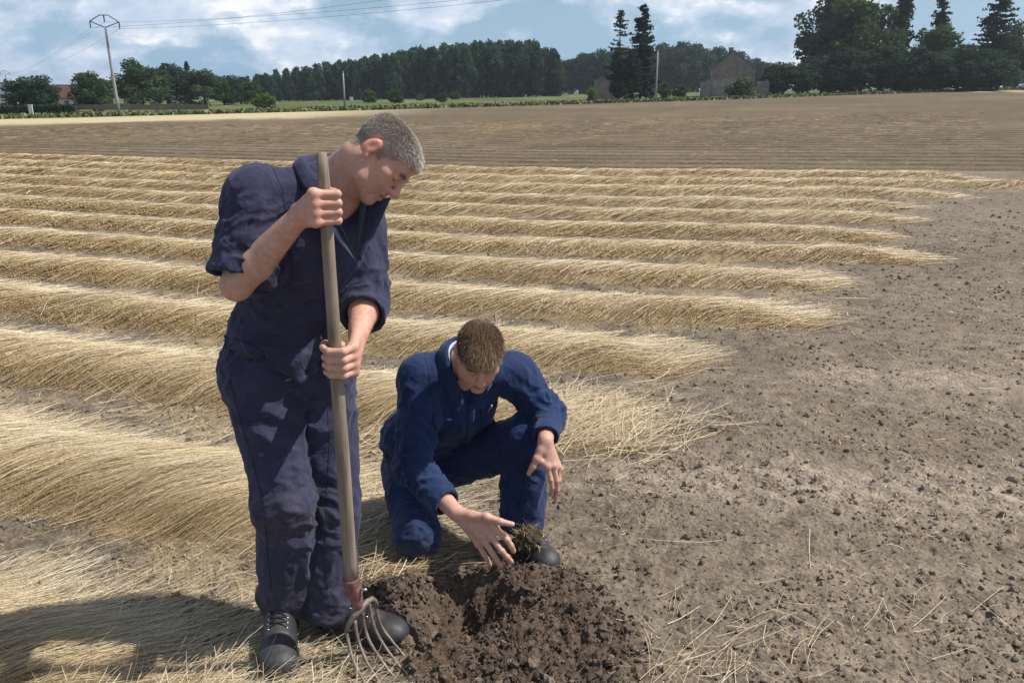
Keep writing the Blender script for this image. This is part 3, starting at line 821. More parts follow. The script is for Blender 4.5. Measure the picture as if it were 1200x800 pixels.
# spruces before the shed
tree('sparse', 724, 10, 142, 'spruce_tree', 'left of the two tall spruces, with a thin see-through top', 'tree', seed=0, wide=1.2)
tree('spruce', 750, 3, 140, 'spruce_tree', 'right and taller of the two tall spruces, with a pointed layered top', 'tree', seed=1, wide=1.15)
tree('conifer', 740, 56, 137, 'conifer', 'low dense dark conifer at the foot of the two tall spruces', 'tree', seed=0, wide=1.25)
tree('conifer', 722, 58, 143, 'conifer', 'dense dark conifer beside the shed wall, under the thin spruce', 'tree', seed=1, wide=.9)
tree('shrub', 779, 96, 150, 'bush', 'low bush right of the grey utility pole', 'bush', seed=0, wide=1.0)
tree('shrub', 795, 97, 160, 'bush', 'low browner bush between the utility pole and the brick ruin', 'bush', seed=1, wide=1.2)
tree('shrub', 868, 91, 150, 'bush', 'dark bush in front of the brick ruin\'s gable', 'bush', seed=0, wide=1.6)
# right group
tree('dark', 917, 73, 158, 'tree', 'low wide dark tree left of the big willow', 'tree', seed=0, wide=1.7)
tree('dark', 940, 76, 156, 'tree', 'dark bushy tree at the left foot of the big willow', 'tree', seed=1, wide=1.6)
tree('willow', 988, -6, 172, 'willow_tree', 'big wide grey green willow, the largest tree at the right', 'tree', seed=0, wide=1.35)
tree('cypress', 1047, -12, 176, 'cypress_tree', 'narrow dark column tree just right of the big willow', 'tree', seed=0, wide=1.5)
tree('spruce', 1091, -18, 175, 'spruce_tree', 'dark layered spruce in the gap between the column tree and the broad conifer', 'tree', seed=0, wide=.95)
tree('broad', 1092, 27, 166, 'tree', 'green rounded tree in front of the layered spruce at the right', 'tree', seed=0, wide=1.0)
tree('conifer', 1158, -16, 168, 'conifer', 'broad dark conifer, tallest tree near the right edge', 'tree', seed=1, wide=1.15)
tree('broad', 1176, 30, 176, 'tree', 'loose tree showing sky through its twigs right of the broad conifer', 'tree', seed=1, wide=.8)
tree('conifer', 1212, 20, 172, 'conifer', 'dark conifer cut by the right edge of the photo', 'tree', seed=0, wide=.7)
for i, px in enumerate([962, 985, 1008, 1030, 1052, 1075, 1098, 1120, 1142, 1160]):
    tree('dark', px, [64, 60, 62, 58, 60, 57, 60, 56, 58, 64][i] + random.uniform(-2, 2), 158 + random.uniform(-2, 2), 'hedge_tree',
         'dark bushy hedge tree in the thick row below the big willow and the conifers', 'tree', 'hedge trees at the right', seed=i % 2, wide=1.7)

# ---- verge grass along the far edge
def verge():
    r = np.random.default_rng(77)
    n = 16000
    x = -75 + 190 * r.random(n); d = r.random(n) ** 1.5 * 9
    y = edge_y(x) + .3 + d
    z = terrain(x, y)
    hgt = (.12 + .28 * r.random(n)) * (.7 + .8 * sstep(-.3, .4, pn(x * .2, y * .2)))
    w = .10 + .16 * r.random(n)
    a = r.random(n) * 3.14
    ux, uy = np.cos(a) * w, np.sin(a) * w
    lx, ly = .15 * r.normal(size=n), .15 * r.normal(size=n)
    V = np.stack([np.stack([x - ux, y - uy, z], 1), np.stack([x + ux, y + uy, z], 1), np.stack([x + ux * .4 + lx, y + uy * .4 + ly, z + hgt], 1), np.stack([x - ux * .5 + lx, y - uy * .5 + ly, z + hgt * .85], 1)], 1).reshape(-1, 3)
    t = np.repeat(np.clip(.35 + .3 * r.normal(size=n) + .5 * pn(x * .13 + 3, y * .13), 0, 1), 4)
    m, nt, bs = new_mat('verge grass')
    aa = nt.new('ShaderNodeAttribute'); aa.attribute_name = 'tint'
    nt.link(nt.ramp(aa.outputs['Fac'], [(0, (.08, .105, .04)), (.5, (.17, .19, .085)), (1, (.36, .33, .20))]), bs.inputs['Base Color'])
    bs.inputs['Roughness'].default_value = .8; bs.inputs['Specular IOR Level'].default_value = .1
    link('verge_grass', mesh_np('verge_grass', V, np.arange(n * 4).reshape(-1, 4), m, False, attrs={'tint': t}), kind='stuff')
verge()

# ---- far rise closing the horizon
def hills():
    a = np.radians(np.linspace(-75, 75, 90)); rr = np.array([900., 1500., 2400., 3600.])
    A, Q = np.meshgrid(a, rr, indexing='ij'); x = (Q * np.sin(A)).ravel(); y = (Q * np.cos(A)).ravel()
    z = terrain(x, y) - 2 + np.array([0, 9, 16, 16])[None].repeat(90, 0).ravel() * (.8 + .5 * pn(x * .0011, y * .0011))
    i = np.arange(89)[:, None] * 4; j = np.arange(3)[None]
    link('hills', mesh_np('hills', np.stack([x, y, z], 1), np.stack([i + j, i + j + 1, i + j + 5, i + j + 4], -1).reshape(-1, 4),
         mat_plain('far woods', (.035, .055, .028), .9, (.01, .4)), True), kind='structure')
hills()

# ---- materials of the buildings
def mat_brick(name, c1, c2, mortar):
    m, nt, bs = new_mat(name)
    g = nt.new('ShaderNodeTexCoord').outputs['Object']
    mp = nt.new('ShaderNodeMapping'); nt.link(g, mp.inputs[0]); mp.inputs['Rotation'].default_value = (R(90), 0, 0)
    br = nt.new('ShaderNodeTexBrick'); nt.link(mp.outputs[0], br.inputs['Vector'])
    br.inputs['Scale'].default_value = 1.0; br.inputs['Brick Width'].default_value = .24; br.inputs['Row Height'].default_value = .08; br.inputs['Mortar Size'].default_value = .012
    br.inputs['Color1'].default_value = (*c1, 1); br.inputs['Color2'].default_value = (*c2, 1); br.inputs['Mortar'].default_value = (*mortar, 1)
    f = nt.noise(g, .9, 5, .65)
    c = nt.mixc(1.0, br.outputs['Color'], nt.ramp(f, [(.3, (.6, .6, .62)), (.7, (1.3, 1.25, 1.2))]), 'MULTIPLY')
    nt.link(c, bs.inputs['Base Color']); bs.inputs['Roughness'].default_value = .9
    return m
M_BRICK = mat_brick('old brick', (.24, .175, .155), (.20, .15, .13), (.32, .28, .25))
M_BRICK2 = mat_brick('grey brick', (.23, .185, .17), (.19, .16, .15), (.3, .27, .25))
M_RENDER = mat_plain('worn render', (.30, .27, .25), .9, (1.2, .3))
M_SLATE = mat_plain('slate roof', (.13, .14, .16), .6, (2, .2))
M_TILE = mat_plain('red roof tile', (.10, .048, .038), .85, (1.5, .35))
M_CREAM = mat_plain('cream wall', (.55, .52, .46), .85, (.8, .12))
M_CONC = mat_plain('concrete', (.33, .32, .30), .85, (1.5, .2))
M_CONCD = mat_plain('weathered concrete', (.22, .18, .135), .9, (1.2, .25))
M_DKIRON = mat_plain('dark iron', (.05, .05, .055), .5, (3, .2), metal=.5)
M_WHITE = mat_plain('white paint', (.75, .75, .73), .5, (2, .05))
M_GLASS = mat_plain('dark window glass', (.03, .035, .045), .15, (1, .1), spec=.6)
M_WOODOLD = mat_plain('grey timber', (.16, .14, .115), .85, (2, .3))
M_RUBBER = mat_plain('black rubber', (.02, .02, .02), .7, (4, .2))

def gable(mb_wall, w, d, h, hr, off=.0):
    """closed gabled wall body, gable in the xz plane at y=0"""
    mb_wall.prism([[-w / 2, 0, -.4], [w / 2, 0, -.4], [w / 2, 0, h], [off, 0, hr], [-w / 2, 0, h]], [0, d, 0])
def slab(mb, a, b, c, d, th):
    """roof slope a-b-c-d (corner points) with thickness th upward along its normal"""
    a, b, c, d = map(np.asarray, (a, b, c, d)); n = nrm(np.cross(b - a, d - a))
    if n[2] < 0: n = -n
    mb.prism([a, b, c, d], n * th)

# brick ruin with gable end
Y = 160.; c = at(857, 110, Y); x0 = c[0]; z0 = float(terrain(x0, Y))
t = thing('brick_ruin', 'tall ruined brick house with a plain gable end between the far wood and the willow', 'ruin', (x0, Y, z0), rz=R(-15))
w = (at(881, 100, Y) - at(833, 100, Y))[0]; hr = at(856, 60, Y)[2] - z0; he = at(833, 82, Y)[2] - z0; z1 = z0
b = MB(); gable(b, w, 9., he, hr, -.1); link('gable_wall', b.mesh('gable_wall', M_BRICK), t)
b = MB(); slab(b, [-w / 2 - .25, .05, he - .13], [-.1, .05, hr + .1], [-.1, 9.1, hr + .1], [-w / 2 - .25, 9.1, he - .13], .14); link('roof_slope', b.mesh('roof_slope', M_SLATE), t)
b = MB(); slab(b, [w / 2 + .25, .05, he - .13], [-.098, .05, hr + .1], [-.098, 9.1, hr + .1], [w / 2 + .25, 9.1, he - .13], .14); link('roof_slope', b.mesh('roof_slope', M_SLATE), t)
b = MB(); b.box((-.55, .5, hr + .15), (.8, .6, .75)); b.box((-.55, .5, hr + .56), (.95, .75, .12)); link('chimney_stump', b.mesh('chimney_stump', M_BRICK), t)
b = MB(); b.prism([[-w / 2 + .3, -.06, 0], [w / 2 - 1.2, -.06, 0], [w / 2 - 1.6, -.06, 2.2], [.8, -.06, 2.7], [.1, -.06, 3.3], [-1.4, -.06, 3.0], [-w / 2 + .3, -.06, 2.5]], [0, .055, 0]); link('render_patch', b.mesh('render_patch', M_RENDER), t)
b = MB(); b.box((-w / 2 - .12, .3, he / 2), (.2, .5, he)); link('corner_pier', b.mesh('corner_pier', M_RENDER), t)
b = MB(); b.box((w / 2 + .12, .3, he / 2), (.2, .5, he)); link('corner_pier', b.mesh('corner_pier', M_RENDER), t)
# broken wall pieces beside the ruin
def ruin_wall(pxa, pxb, ptop, pl, Yw, label):
    a = at(pxa, 110, Yw); bq = at(pxb, 110, Yw); xc = (a[0] + bq[0]) / 2; zz0 = float(terrain(xc, Yw)); w = bq[0] - a[0]
    h1 = at(pxa, pl, Yw)[2] - zz0; h2 = at(pxa, ptop, Yw)[2] - zz0
    m = MB(); m.prism([[-w / 2, 0, -.3], [w / 2, 0, -.3], [w / 2, 0, h2 * .8], [w / 4, 0, h2], [0, 0, h2 * .85], [-w / 5, 0, h1 * 1.05], [-w / 2, 0, h1]], [0, .5, 0])
    o = link('ruined_wall', m.mesh('ruined_wall', M_BRICK2), None, (xc, Yw, zz0)); tag(o, label, 'wall')
ruin_wall(821, 832, 93, 97, 156, 'broken low wall stub at the left side of the brick ruin')
ruin_wall(887, 901, 93, 96, 156, 'piece of broken wall right of the dark bush by the brick ruin')
# plain shed beside the spruces
Y = 150.; c = at(712, 110, Y); x0 = c[0]; z0 = float(terrain(x0, Y))
t = thing('shed', 'plain windowless grey brick shed half hidden by the two tall spruces', 'shed', (x0, Y, z0), rz=R(-9))
b = MB(); gable(b, 4.6, 6, 3.0, 4.4, .9); link('wall', b.mesh('wall', M_BRICK2), t)
b = MB(); slab(b, [-2.5, -.1, 2.93], [.9, -.1, 4.47], [.9, 6.1, 4.47], [-2.5, 6.1, 2.93], .1); link('roof', b.mesh('roof', M_SLATE), t)

# left: red roofed house, pale house with slate roof, low wall, parked car
Y = 142.; c = at(72, 120, Y); x0 = c[0]; z0 = float(terrain(x0, Y))
t = thing('house', 'low house with a long red tiled roof behind the ragged dark tree', 'house', (x0, Y, z0), rz=R(-8))
b = MB(); b.prism([[-5.2, 0, -.4], [4.6, 0, -.4], [4.6, 0, 1.9], [-5.2, 0, 1.9]], [0, 7, 0]); link('wall', b.mesh('wall', M_CREAM), t)
b = MB(); slab(b, [-5.5, -.35, 1.8], [4.9, -.35, 1.8], [4.9, 3.5, 3.9], [-5.5, 3.5, 3.9], .12); link('roof_slope', b.mesh('roof_slope', M_TILE), t)
b = MB(); slab(b, [-5.5, 7.35, 1.8], [4.9, 7.35, 1.8], [4.9, 3.503, 3.9], [-5.5, 3.503, 3.9], .12); link('roof_slope', b.mesh('roof_slope', M_TILE), t)
b = MB(); b.prism([[-5.4, -3.2, -.4], [-.6, -3.2, -.4], [-3.0, -3.2, 2.9], [-5.4, -3.2, 2.9]], [0, 3.1, 0]); link('lean_to', b.mesh('lean_to', M_TILE), t)
for xw in (1.0, 2.6):
    f = MB(); f.box((xw, -.03, 1.1), (1.0, .08, 1.0)); fo = link('window', f.mesh('window', M_WHITE), t)
    f = MB(); f.box((xw, -.08, 1.1), (.84, .03, .84)); link('pane', f.mesh('pane', M_GLASS), fo)
Y = 150.; c = at(-4, 120, Y); x0 = c[0]; z0 = float(terrain(x0, Y))
t = thing('house', 'pale house with a grey slate roof at the left edge of the photo', 'house', (x0, Y, z0), rz=R(5))
b = MB(); b.prism([[-4.6, 0, -.4], [2.9, 0, -.4], [2.9, 0, 2.6], [-4.6, 0, 2.6]], [0, 6, 0]); link('wall', b.mesh('wall', M_CREAM), t)
b = MB(); slab(b, [-4.9, -.3, 2.5], [3.1, -.3, 2.5], [2.2, 3, 4.6], [-4.9, 3, 4.6], .12); link('roof_slope', b.mesh('roof_slope', M_SLATE), t)
b = MB(); slab(b, [-4.9, 6.3, 2.5], [3.1, 6.3, 2.5], [2.2, 3.003, 4.6], [-4.9, 3.003, 4.6], .12); link('roof_slope', b.mesh('roof_slope', M_SLATE), t)
f = MB(); f.box((1.3, -.03, 1.3), (1.1, .08, 1.2)); fo = link('window', f.mesh('window', M_WHITE), t)
f = MB(); f.box((1.3, -.08, 1.3), (.9, .03, 1.0)); link('pane', f.mesh('pane', M_GLASS), fo)
Y = 122.; xa = at(91, 125, Y)[0]; xb = at(244, 125, Y)[0]; zz0 = float(terrain(xa * .5 + xb * .5, Y))
t = thing('low_wall', 'long low weathered wall behind the concrete power pole', 'wall', ((xa + xb) / 2, Y, zz0))
nseg = 5; wseg = (xb - xa) / nseg
for i in range(nseg):
    m = MB(); m.box((xa + wseg * (i + .5) - (xa + xb) / 2, 0, .45 + .05 * (i % 2)), (wseg - .22, .22, .7 + .1 * (i % 2))); link('wall_panel', m.mesh('wall_panel', M_CONCD), t)
for i in range(nseg + 1):
    m = MB(); m.box((xa + wseg * i - (xa + xb) / 2, 0, .4), (.24, .30, .82)); link('wall_post', m.mesh('wall_post', M_CONCD), t)
# clipped dark hedge in front of the houses
m_h = MB(); r_ = np.random.default_rng(9)
xa, xb, Yh = at(-14, 125, 112)[0], at(88, 125, 112)[0], 112.
P = np.stack([xa + (xb - xa) * r_.random(2600), Yh + .9 * (r_.random(2600) - .5), 1.05 * r_.random(2600) ** .7], 1); P[:, 2] += terrain(P[:, 0], P[:, 1])
V, F = leaf_quads(P, nrm(r_.normal(size=P.shape)), .17, r_)
o = link('hedge', mesh_np('hedge', V - [xa, Yh, 0], F, M_DARKLEAF, False, attrs={'tint': np.repeat(r_.random(len(P)), 4)}), None, (xa, Yh, 0)); tag(o, 'low clipped dark hedge along the field edge in front of the houses at the left', 'hedge')
# parked car
x0 = at(17, 128, 121)[0]; z0 = float(terrain(x0, 121))
t = thing('parked_car', 'small white car parked in front of the pale house, half hidden by the hedge', 'car', (x0, 121, z0), rz=R(8))
m = MB(); m.prism([[-2, -.8, .3], [2, -.8, .3], [2.05, -.8, .75], [1.95, -.8, .95], [1.0, -.8, 1.02], [.35, -.8, 1.48], [-1.2, -.8, 1.52], [-1.9, -.8, 1.05], [-2.05, -.8, .8]], [0, 1.6, 0]); link('body', m.mesh('body', M_WHITE), t)
m = MB(); m.prism([[.82, -.812, 1.04], [.28, -.812, 1.40], [-.45, -.812, 1.42], [-.45, -.812, 1.04]], [0, .01, 0]); link('window', m.mesh('window', M_GLASS), t)
m = MB(); m.prism([[-.55, -.812, 1.04], [-.55, -.812, 1.42], [-1.15, -.812, 1.42], [-1.6, -.812, 1.06]], [0, .01, 0]); link('window', m.mesh('window', M_GLASS), t)
for sx in (-1.25, 1.3):
    for sy in (-.72, .72):
        m = MB(); m.tube([[sx, sy - .1, .32], [sx, sy + .1, .32]], .32, 14); wo = link('wheel', m.mesh('wheel', M_RUBBER), t)
        m = MB(); m.tube([[sx, sy - .115, .32], [sx, sy + .115, .32]], .19, 12); link('rim', m.mesh('rim', M_CONC), wo)
# white marker post and the small white sign
x0 = at(36, 129, 110)[0]; z0 = float(terrain(x0, 110))
m = MB(); m.box((0, 0, .55), (.5, .12, 1.1)); m.box((0, 0, 1.13), (.58, .2, .08)); o = link('marker_stone', m.mesh('marker_stone', M_WHITE), None, (x0, 110, z0)); tag(o, 'small white post standing beside the dark hedge at the left', 'post')
x0 = at(412, 119, 112)[0]; z0 = float(terrain(x0, 112))
t = thing('sign', 'small white rectangular sign on the verge right of the thin pale pole', 'sign', (x0, 112, z0))
m = MB(); m.box((0, 0, .5), (.06, .06, 1.0)); link('post', m.mesh('post', M_WOODOLD), t)
m = MB(); m.box((0, -.05, 1.0), (.42, .03, .62)); link('plate', m.mesh('plate', M_WHITE), t)
# poles
def pylon(px, ptop, pbase, Y, label, s=1., lean=0.):
    x0 = at(px, pbase, Y)[0]; z0 = float(terrain(x0, Y)); H = at(px, ptop, Y)[2] - z0
    t = thing('power_pole', label, 'power pole', (x0, Y, z0))
    Hp = H * .885
    m = MB(); z = np.linspace(-.3, Hp, 6); m.tube(np.stack([lean * z, 0 * z, z], 1), .23 * s * (1 - .45 * z / Hp), 8); link('shaft', m.mesh('shaft', M_CONC, True), t)
    q = H * .10; tx = lean * Hp
    pts = dict(a=(tx, 0, Hp - .1), l1=(tx - q * 1.55, 0, Hp + q * .55), l2=(tx - q * .45, 0, Hp + q * 1.15), r2=(tx + q * .45, 0, Hp + q * 1.15), r1=(tx + q * 1.55, 0, Hp + q * .45))
    m = MB()
    for a, b in (('a', 'l1'), ('l1', 'l2'), ('l2', 'r2'), ('r2', 'r1'), ('r1', 'a')): m.tube([pts[a], pts[b]], .055 * s, 6)
    link('crossarm', m.mesh('crossarm', M_DKIRON, True), t)
    ends = []
    for p in (pts['l1'], (tx, 0, Hp + q * 1.12), pts['r1']):
        p = np.array(p); m = MB()
        zs = np.linspace(0, -.75 * s, 9); rr_ = np.where(np.arange(9) % 2, .09, .045) * s
        m.tube(np.stack([0 * zs + p[0], 0 * zs, p[2] + zs], 1), rr_, 7); link('insulator', m.mesh('insulator', M_DKIRON, True), t)
        ends.append(np.array([x0 + p[0], Y, z0 + p[2] - .75 * s]))
    return t, ends
_, E1 = pylon(139, 18, 131, 108, 'tall leaning concrete power pole with a hexagonal wire frame on top', 1., -.038)
_, E2 = pylon(10, 83, 112, 330, 'small distant power pole behind the pale house at the left edge', 1.1)
far_ends = [np.array([60., 40., 27.]), np.array([63., 38., 28.]), np.array([66., 36., 26.5])]
tgt = [at(402, 0, 82), at(468, 0, 78), at(520, 0, 72)]
for i in range(3):
    a = E1[i]; d = tgt[i] - a; b = a + d * 1.9; b[2] = b[2] + 1.0
    s = np.linspace(0, 1, 26)[:, None]; P = a + (b - a) * s; P[:, 2] -= (4 * s * (1 - s))[:, 0] * 1.0
    m = MB(); m.tube(P, .012, 5, cap=False); o = link('power_line', m.mesh('power_line', M_DKIRON, True), None); tag(o, ['power line nearest the top left, rising from the left side of the big power pole', 'middle one of the three power lines rising to the right from the big power pole', 'lowest of the three power lines rising to the right from the big power pole'][i], 'power line', 'power lines from the big pole')
    a, b = E1[i], E2[i]; P = a + (b - a) * s; P[:, 2] -= (4 * s * (1 - s))[:, 0] * 1.6
    m = MB(); m.tube(P, .012, 5, cap=False); o = link('power_line', m.mesh('power_line', M_DKIRON, True), None); tag(o, 'faint power line running left from the big power pole to the distant one', 'power line', 'power lines to the distant pole')
def post(px, ptop, pbase, Y, rad, mat, name, label, extra=None):
    x0 = at(px, pbase, Y)[0]; z0 = float(terrain(x0, Y)); H = at(px, ptop, Y)[2] - z0
    t = thing(name, label, 'pole', (x0, Y, z0)); m = MB(); m.tube([[0, 0, -.2], [0, 0, H * .5], [0, 0, H]], [rad, rad * .85, rad * .7], 8); link('shaft', m.mesh('shaft', mat, True), t)
    m = MB(); m.tube([[0, 0, H - .02], [0, 0, H + .16]], [rad * .9, rad * .4], 8); link('cap', m.mesh('cap', M_CONC, True), t)
    if extra:
        m = MB(); m.box((-.25, 0, H - .1), (.7, .08, .08)); link('bracket', m.mesh('bracket', M_DKIRON), t)
        m = MB(); m.tube([[-.5, 0, H - .05], [-.5, 0, H + .12], [-.5, 0, H + .28]], [.05, .12, .06], 8); link('insulator', m.mesh('insulator', M_WHITE, True), t)
post(404, 85, 124, 116, .13, M_CONC, 'pole', 'thin pale pole on the verge in front of the poplar wood')
post(768.5, 60, 115, 134, .15, M_CONC, 'utility_pole', 'grey utility pole right beside the two tall spruces', True)

# ------------------------------------------------------------------ smooth solids: distance field on a grid, meshed by surface nets
class Vox:
    def __init__(s, lo, hi, h):
        s.lo = np.array(lo, float); s.h = h
        s.n = np.ceil((np.array(hi) - s.lo) / h).astype(int) + 1
        s.ax = [s.lo[i] + h * np.arange(s.n[i]) for i in range(3)]
        s.D = np.full(s.n, .06, np.float32)
    def _put(s, lo, hi, fn, k, op='u'):
        m = k + 3 * s.h
        a = np.clip(np.floor((np.asarray(lo) - m - s.lo) / s.h).astype(int), 0, s.n); b = np.clip(np.ceil((np.asarray(hi) + m - s.lo) / s.h).astype(int) + 1, 0, s.n)
        if (b <= a).any(): return s
        sl = tuple(slice(a[i], b[i]) for i in range(3))
        x = s.ax[0][sl[0]][:, None, None].astype(np.float32); y = s.ax[1][sl[1]][None, :, None].astype(np.float32); z = s.ax[2][sl[2]][None, None, :].astype(np.float32)
        d = fn(x, y, z).astype(np.float32); o = s.D[sl]
        if op == 'u':
            r = np.minimum(o, d)
            if k > 0: hh = np.maximum(k - np.abs(o - d), 0) / k; r = r - hh * hh * k * .25
        else:
            d = -d; r = np.maximum(o, d)
            if k > 0: hh = np.maximum(k - np.abs(o - d), 0) / k; r = r + hh * hh * k * .25
        s.D[sl] = r
        return s
    def cap(s, a, b, ra, rb, k=.01, flat=None, op='u', cut=None):
        """tapered limb a-b; flat=(vector, squash); cut = list of (point, normal) planes whose far side is removed"""
        a = np.asarray(a, float); b = np.asarray(b, float); ba = b - a; L2 = max(float(ba @ ba), 1e-9); R_ = max(ra, rb) * 1.05
        def fn(x, y, z):
            px, py, pz = x - a[0], y - a[1], z - a[2]
            t = np.clip((px * ba[0] + py * ba[1] + pz * ba[2]) / L2, 0, 1)
            qx, qy, qz = px - ba[0] * t, py - ba[1] * t, pz - ba[2] * t
            if flat is not None:
                v = nrm(flat[0]); e = (1 / flat[1] - 1) * (qx * v[0] + qy * v[1] + qz * v[2])
                qx, qy, qz = qx + v[0] * e, qy + v[1] * e, qz + v[2] * e
            d = np.sqrt(qx * qx + qy * qy + qz * qz) - (ra + (rb - ra) * t)
            for (cp, cn) in (cut or []):
                cn_ = nrm(cn); d = np.maximum(d, (x - cp[0]) * cn_[0] + (y - cp[1]) * cn_[1] + (z - cp[2]) * cn_[2])
            return d
        return s._put(np.minimum(a, b) - R_, np.maximum(a, b) + R_, fn, k, op)
    def ell(s, c, r, k=.01, rot=None, op='u'):
        """ellipsoid; columns of rot are its axes"""
        c = np.asarray(c, float); r = np.asarray(r, float); M = np.eye(3) if rot is None else np.asarray(rot, float)
        ext = np.sqrt(((M * r[None]) ** 2).sum(1))
        def fn(x, y, z):
            px, py, pz = x - c[0], y - c[1], z - c[2]
            q = [(px * M[0, i] + py * M[1, i] + pz * M[2, i]) / r[i] for i in range(3)]
            k0 = np.sqrt(q[0] ** 2 + q[1] ** 2 + q[2] ** 2) + 1e-9
            k1 = np.sqrt((q[0] / r[0]) ** 2 + (q[1] / r[1]) ** 2 + (q[2] / r[2]) ** 2) + 1e-9
            return k0 * (k0 - 1) / k1
        return s._put(c - ext, c + ext, fn, k, op)
    def box(s, c, half, rot, rnd=.005, k=.004, op='u'):
        c = np.asarray(c, float); hf = np.asarray(half, float) - rnd; M = np.asarray(rot, float); ext = np.abs(M) @ np.asarray(half, float)
        def fn(x, y, z):
            px, py, pz = x - c[0], y - c[1], z - c[2]
            q = [np.abs(px * M[0, i] + py * M[1, i] + pz * M[2, i]) - hf[i] for i in range(3)]
            o = np.sqrt(sum(np.maximum(v, 0) ** 2 for v in q)); return o + np.minimum(np.maximum(np.maximum(q[0], q[1]), q[2]), 0) - rnd
        return s._put(c - ext, c + ext, fn, k, op)
    def chain(s, pts, rad, k=.01, **kw):
        for i in range(len(pts) - 1): s.cap(pts[i], pts[i + 1], rad[i], rad[i + 1], k, **kw)
        return s
    def mesh(s):
        D = s.D; S = (D < 0)
        nx, ny, nz = (int(v) for v in s.n)
        cnt = np.zeros((nx - 1, ny - 1, nz - 1), np.int8)
        for i in (0, 1):
            for j in (0, 1):
                for k in (0, 1): cnt += S[i:nx - 1 + i, j:ny - 1 + j, k:nz - 1 + k]
        act = (cnt > 0) & (cnt < 8)
        I = np.argwhere(act); idx = np.full(act.shape, -1, np.int32); idx[act] = np.arange(len(I))
        C = np.zeros((len(I), 3)); W = np.zeros(len(I))
        cor = [(i, j, k) for i in (0, 1) for j in (0, 1) for k in (0, 1)]
        vals = {c: D[I[:, 0] + c[0], I[:, 1] + c[1], I[:, 2] + c[2]].astype(float) for c in cor}
        for a in cor:
            for ax in range(3):
                if a[ax]: continue
                b = list(a); b[ax] = 1; b = tuple(b); va, vb = vals[a], vals[b]; m = (va < 0) != (vb < 0)
                t = np.where(m, va / np.where(m, va - vb, 1), 0)
                p = np.array(a, float)[None] + t[:, None] * (np.array(b) - np.array(a))[None]
                C += p * m[:, None]; W += m
        V = s.lo + s.h * (I + C / W[:, None])
        F = []
        for ax in range(3):
            u, v = [(1, 2), (2, 0), (0, 1)][ax]
            sl0 = [slice(None)] * 3; sl1 = [slice(None)] * 3; sl0[ax] = slice(0, -1); sl1[ax] = slice(1, None)
            ch = S[tuple(sl0)] != S[tuple(sl1)]
            E = np.argwhere(ch)
            E = E[(E[:, u] > 0) & (E[:, v] > 0) & (E[:, u] < s.n[u] - 1) & (E[:, v] < s.n[v] - 1)]
            ins = S[E[:, 0], E[:, 1], E[:, 2]]
            du = np.zeros(3, int); du[u] = 1; dv = np.zeros(3, int); dv[v] = 1
            q = [idx[tuple((E - o).T)] for o in (du + dv, dv, 0 * du, du)]
            Q = np.stack(q, 1); Q = np.where(ins[:, None], Q, Q[:, ::-1]); F.append(Q)
        return V, np.concatenate(F)
    def mask_out(s, fn):
        """cut away where fn(x,y,z) > 0"""
        x = s.ax[0][:, None, None]; y = s.ax[1][None, :, None]; z = s.ax[2][None, None, :]
        s.D = np.maximum(s.D, fn(x, y, z).astype(np.float32)); return s

def vnormals(V, F):
    n = np.cross(V[F[:, 2]] - V[F[:, 0]], V[F[:, 3]] - V[F[:, 1]]) if F.shape[1] == 4 else np.cross(V[F[:, 1]] - V[F[:, 0]], V[F[:, 2]] - V[F[:, 0]])
    N = np.zeros_like(V)
    for c in range(3):
        N[:, c] = sum(np.bincount(F[:, i], n[:, c], len(V)) for i in range(F.shape[1]))
    return nrm(N)
def relax(V, F, it=2, f=.5, keep=None):
    for _ in range(it):
        A = np.zeros_like(V); W = np.zeros(len(V))
        k = F.shape[1]
        for i in range(k):
            j = F[:, (i + 1) % k]; a = F[:, i]
            for c in range(3): A[:, c] += np.bincount(a, V[j, c], len(V)) + np.bincount(j, V[a, c], len(V))
            W += np.bincount(a, minlength=len(V)) + np.bincount(j, minlength=len(V))
        m = A / np.maximum(W, 1)[:, None]; w = f if keep is None else f * (1 - keep)[:, None]
        V = V + (m - V) * w
    return V
def biggest(V, F):
    """drop loose specks"""
    lab = np.arange(len(V))
    for _ in range(400):
        m = lab[F].min(1); new = lab.copy()
        for i in range(F.shape[1]): np.minimum.at(new, F[:, i], m)
        new = np.minimum(new, new[new])
        if (new == lab).all(): break
        lab = new
    big = np.bincount(lab, minlength=len(V)); keep = big[lab] > 200
    mp = np.cumsum(keep) - 1; F = F[keep[F].all(1)]
    return V[keep], mp[F]
def ridge(p): return 1 - np.abs(2 * (p - np.floor(p)) - 1)
def folds(V, N, spec):
    """cloth folds: spec = (centre, radius, along-direction of the crease, wavelength, depth)"""
    d = np.zeros(len(V))
    for (c, rad, v, lam, amp) in spec:
        r = np.linalg.norm(V - np.asarray(c), axis=1); w = np.clip(1 - (r / rad) ** 2, 0, 1) ** 1.5
        m = w > 0
        if not m.any(): continue
        v = nrm(v)
        ref = np.cross(v, [0, 0, 1.]) if abs(v[2]) < .9 else np.cross(v, [0, 1., 0]); ref = nrm(ref); ref2 = np.cross(v, ref)
        P = V[m]; wp = lam * .55 * np.stack([pn(P[:, 0] / lam * .7 + i * 9.7, P[:, 1] / lam * .7, P[:, 2] / lam * .7 + i) for i in range(2)], 1)
        q1 = (P @ ref + wp[:, 0]) / lam + c[0] * 31; q2 = (P @ ref2 + wp[:, 1]) / lam + c[2] * 17; al = (P @ v) / (lam * 4.0)
        n = pn(q1, q2, al); s = np.clip(1 - np.abs(n) * 2.6, 0, 1) ** 1.6
        n2 = pn(q1 * 1.9 + 7, q2 * 1.9, al * 1.7 + 3); s2 = np.clip(1 - np.abs(n2) * 2.4, 0, 1) ** 1.6
        d[m] += amp * w[m] * (1.25 * s + .45 * s2 - .45)
    return d
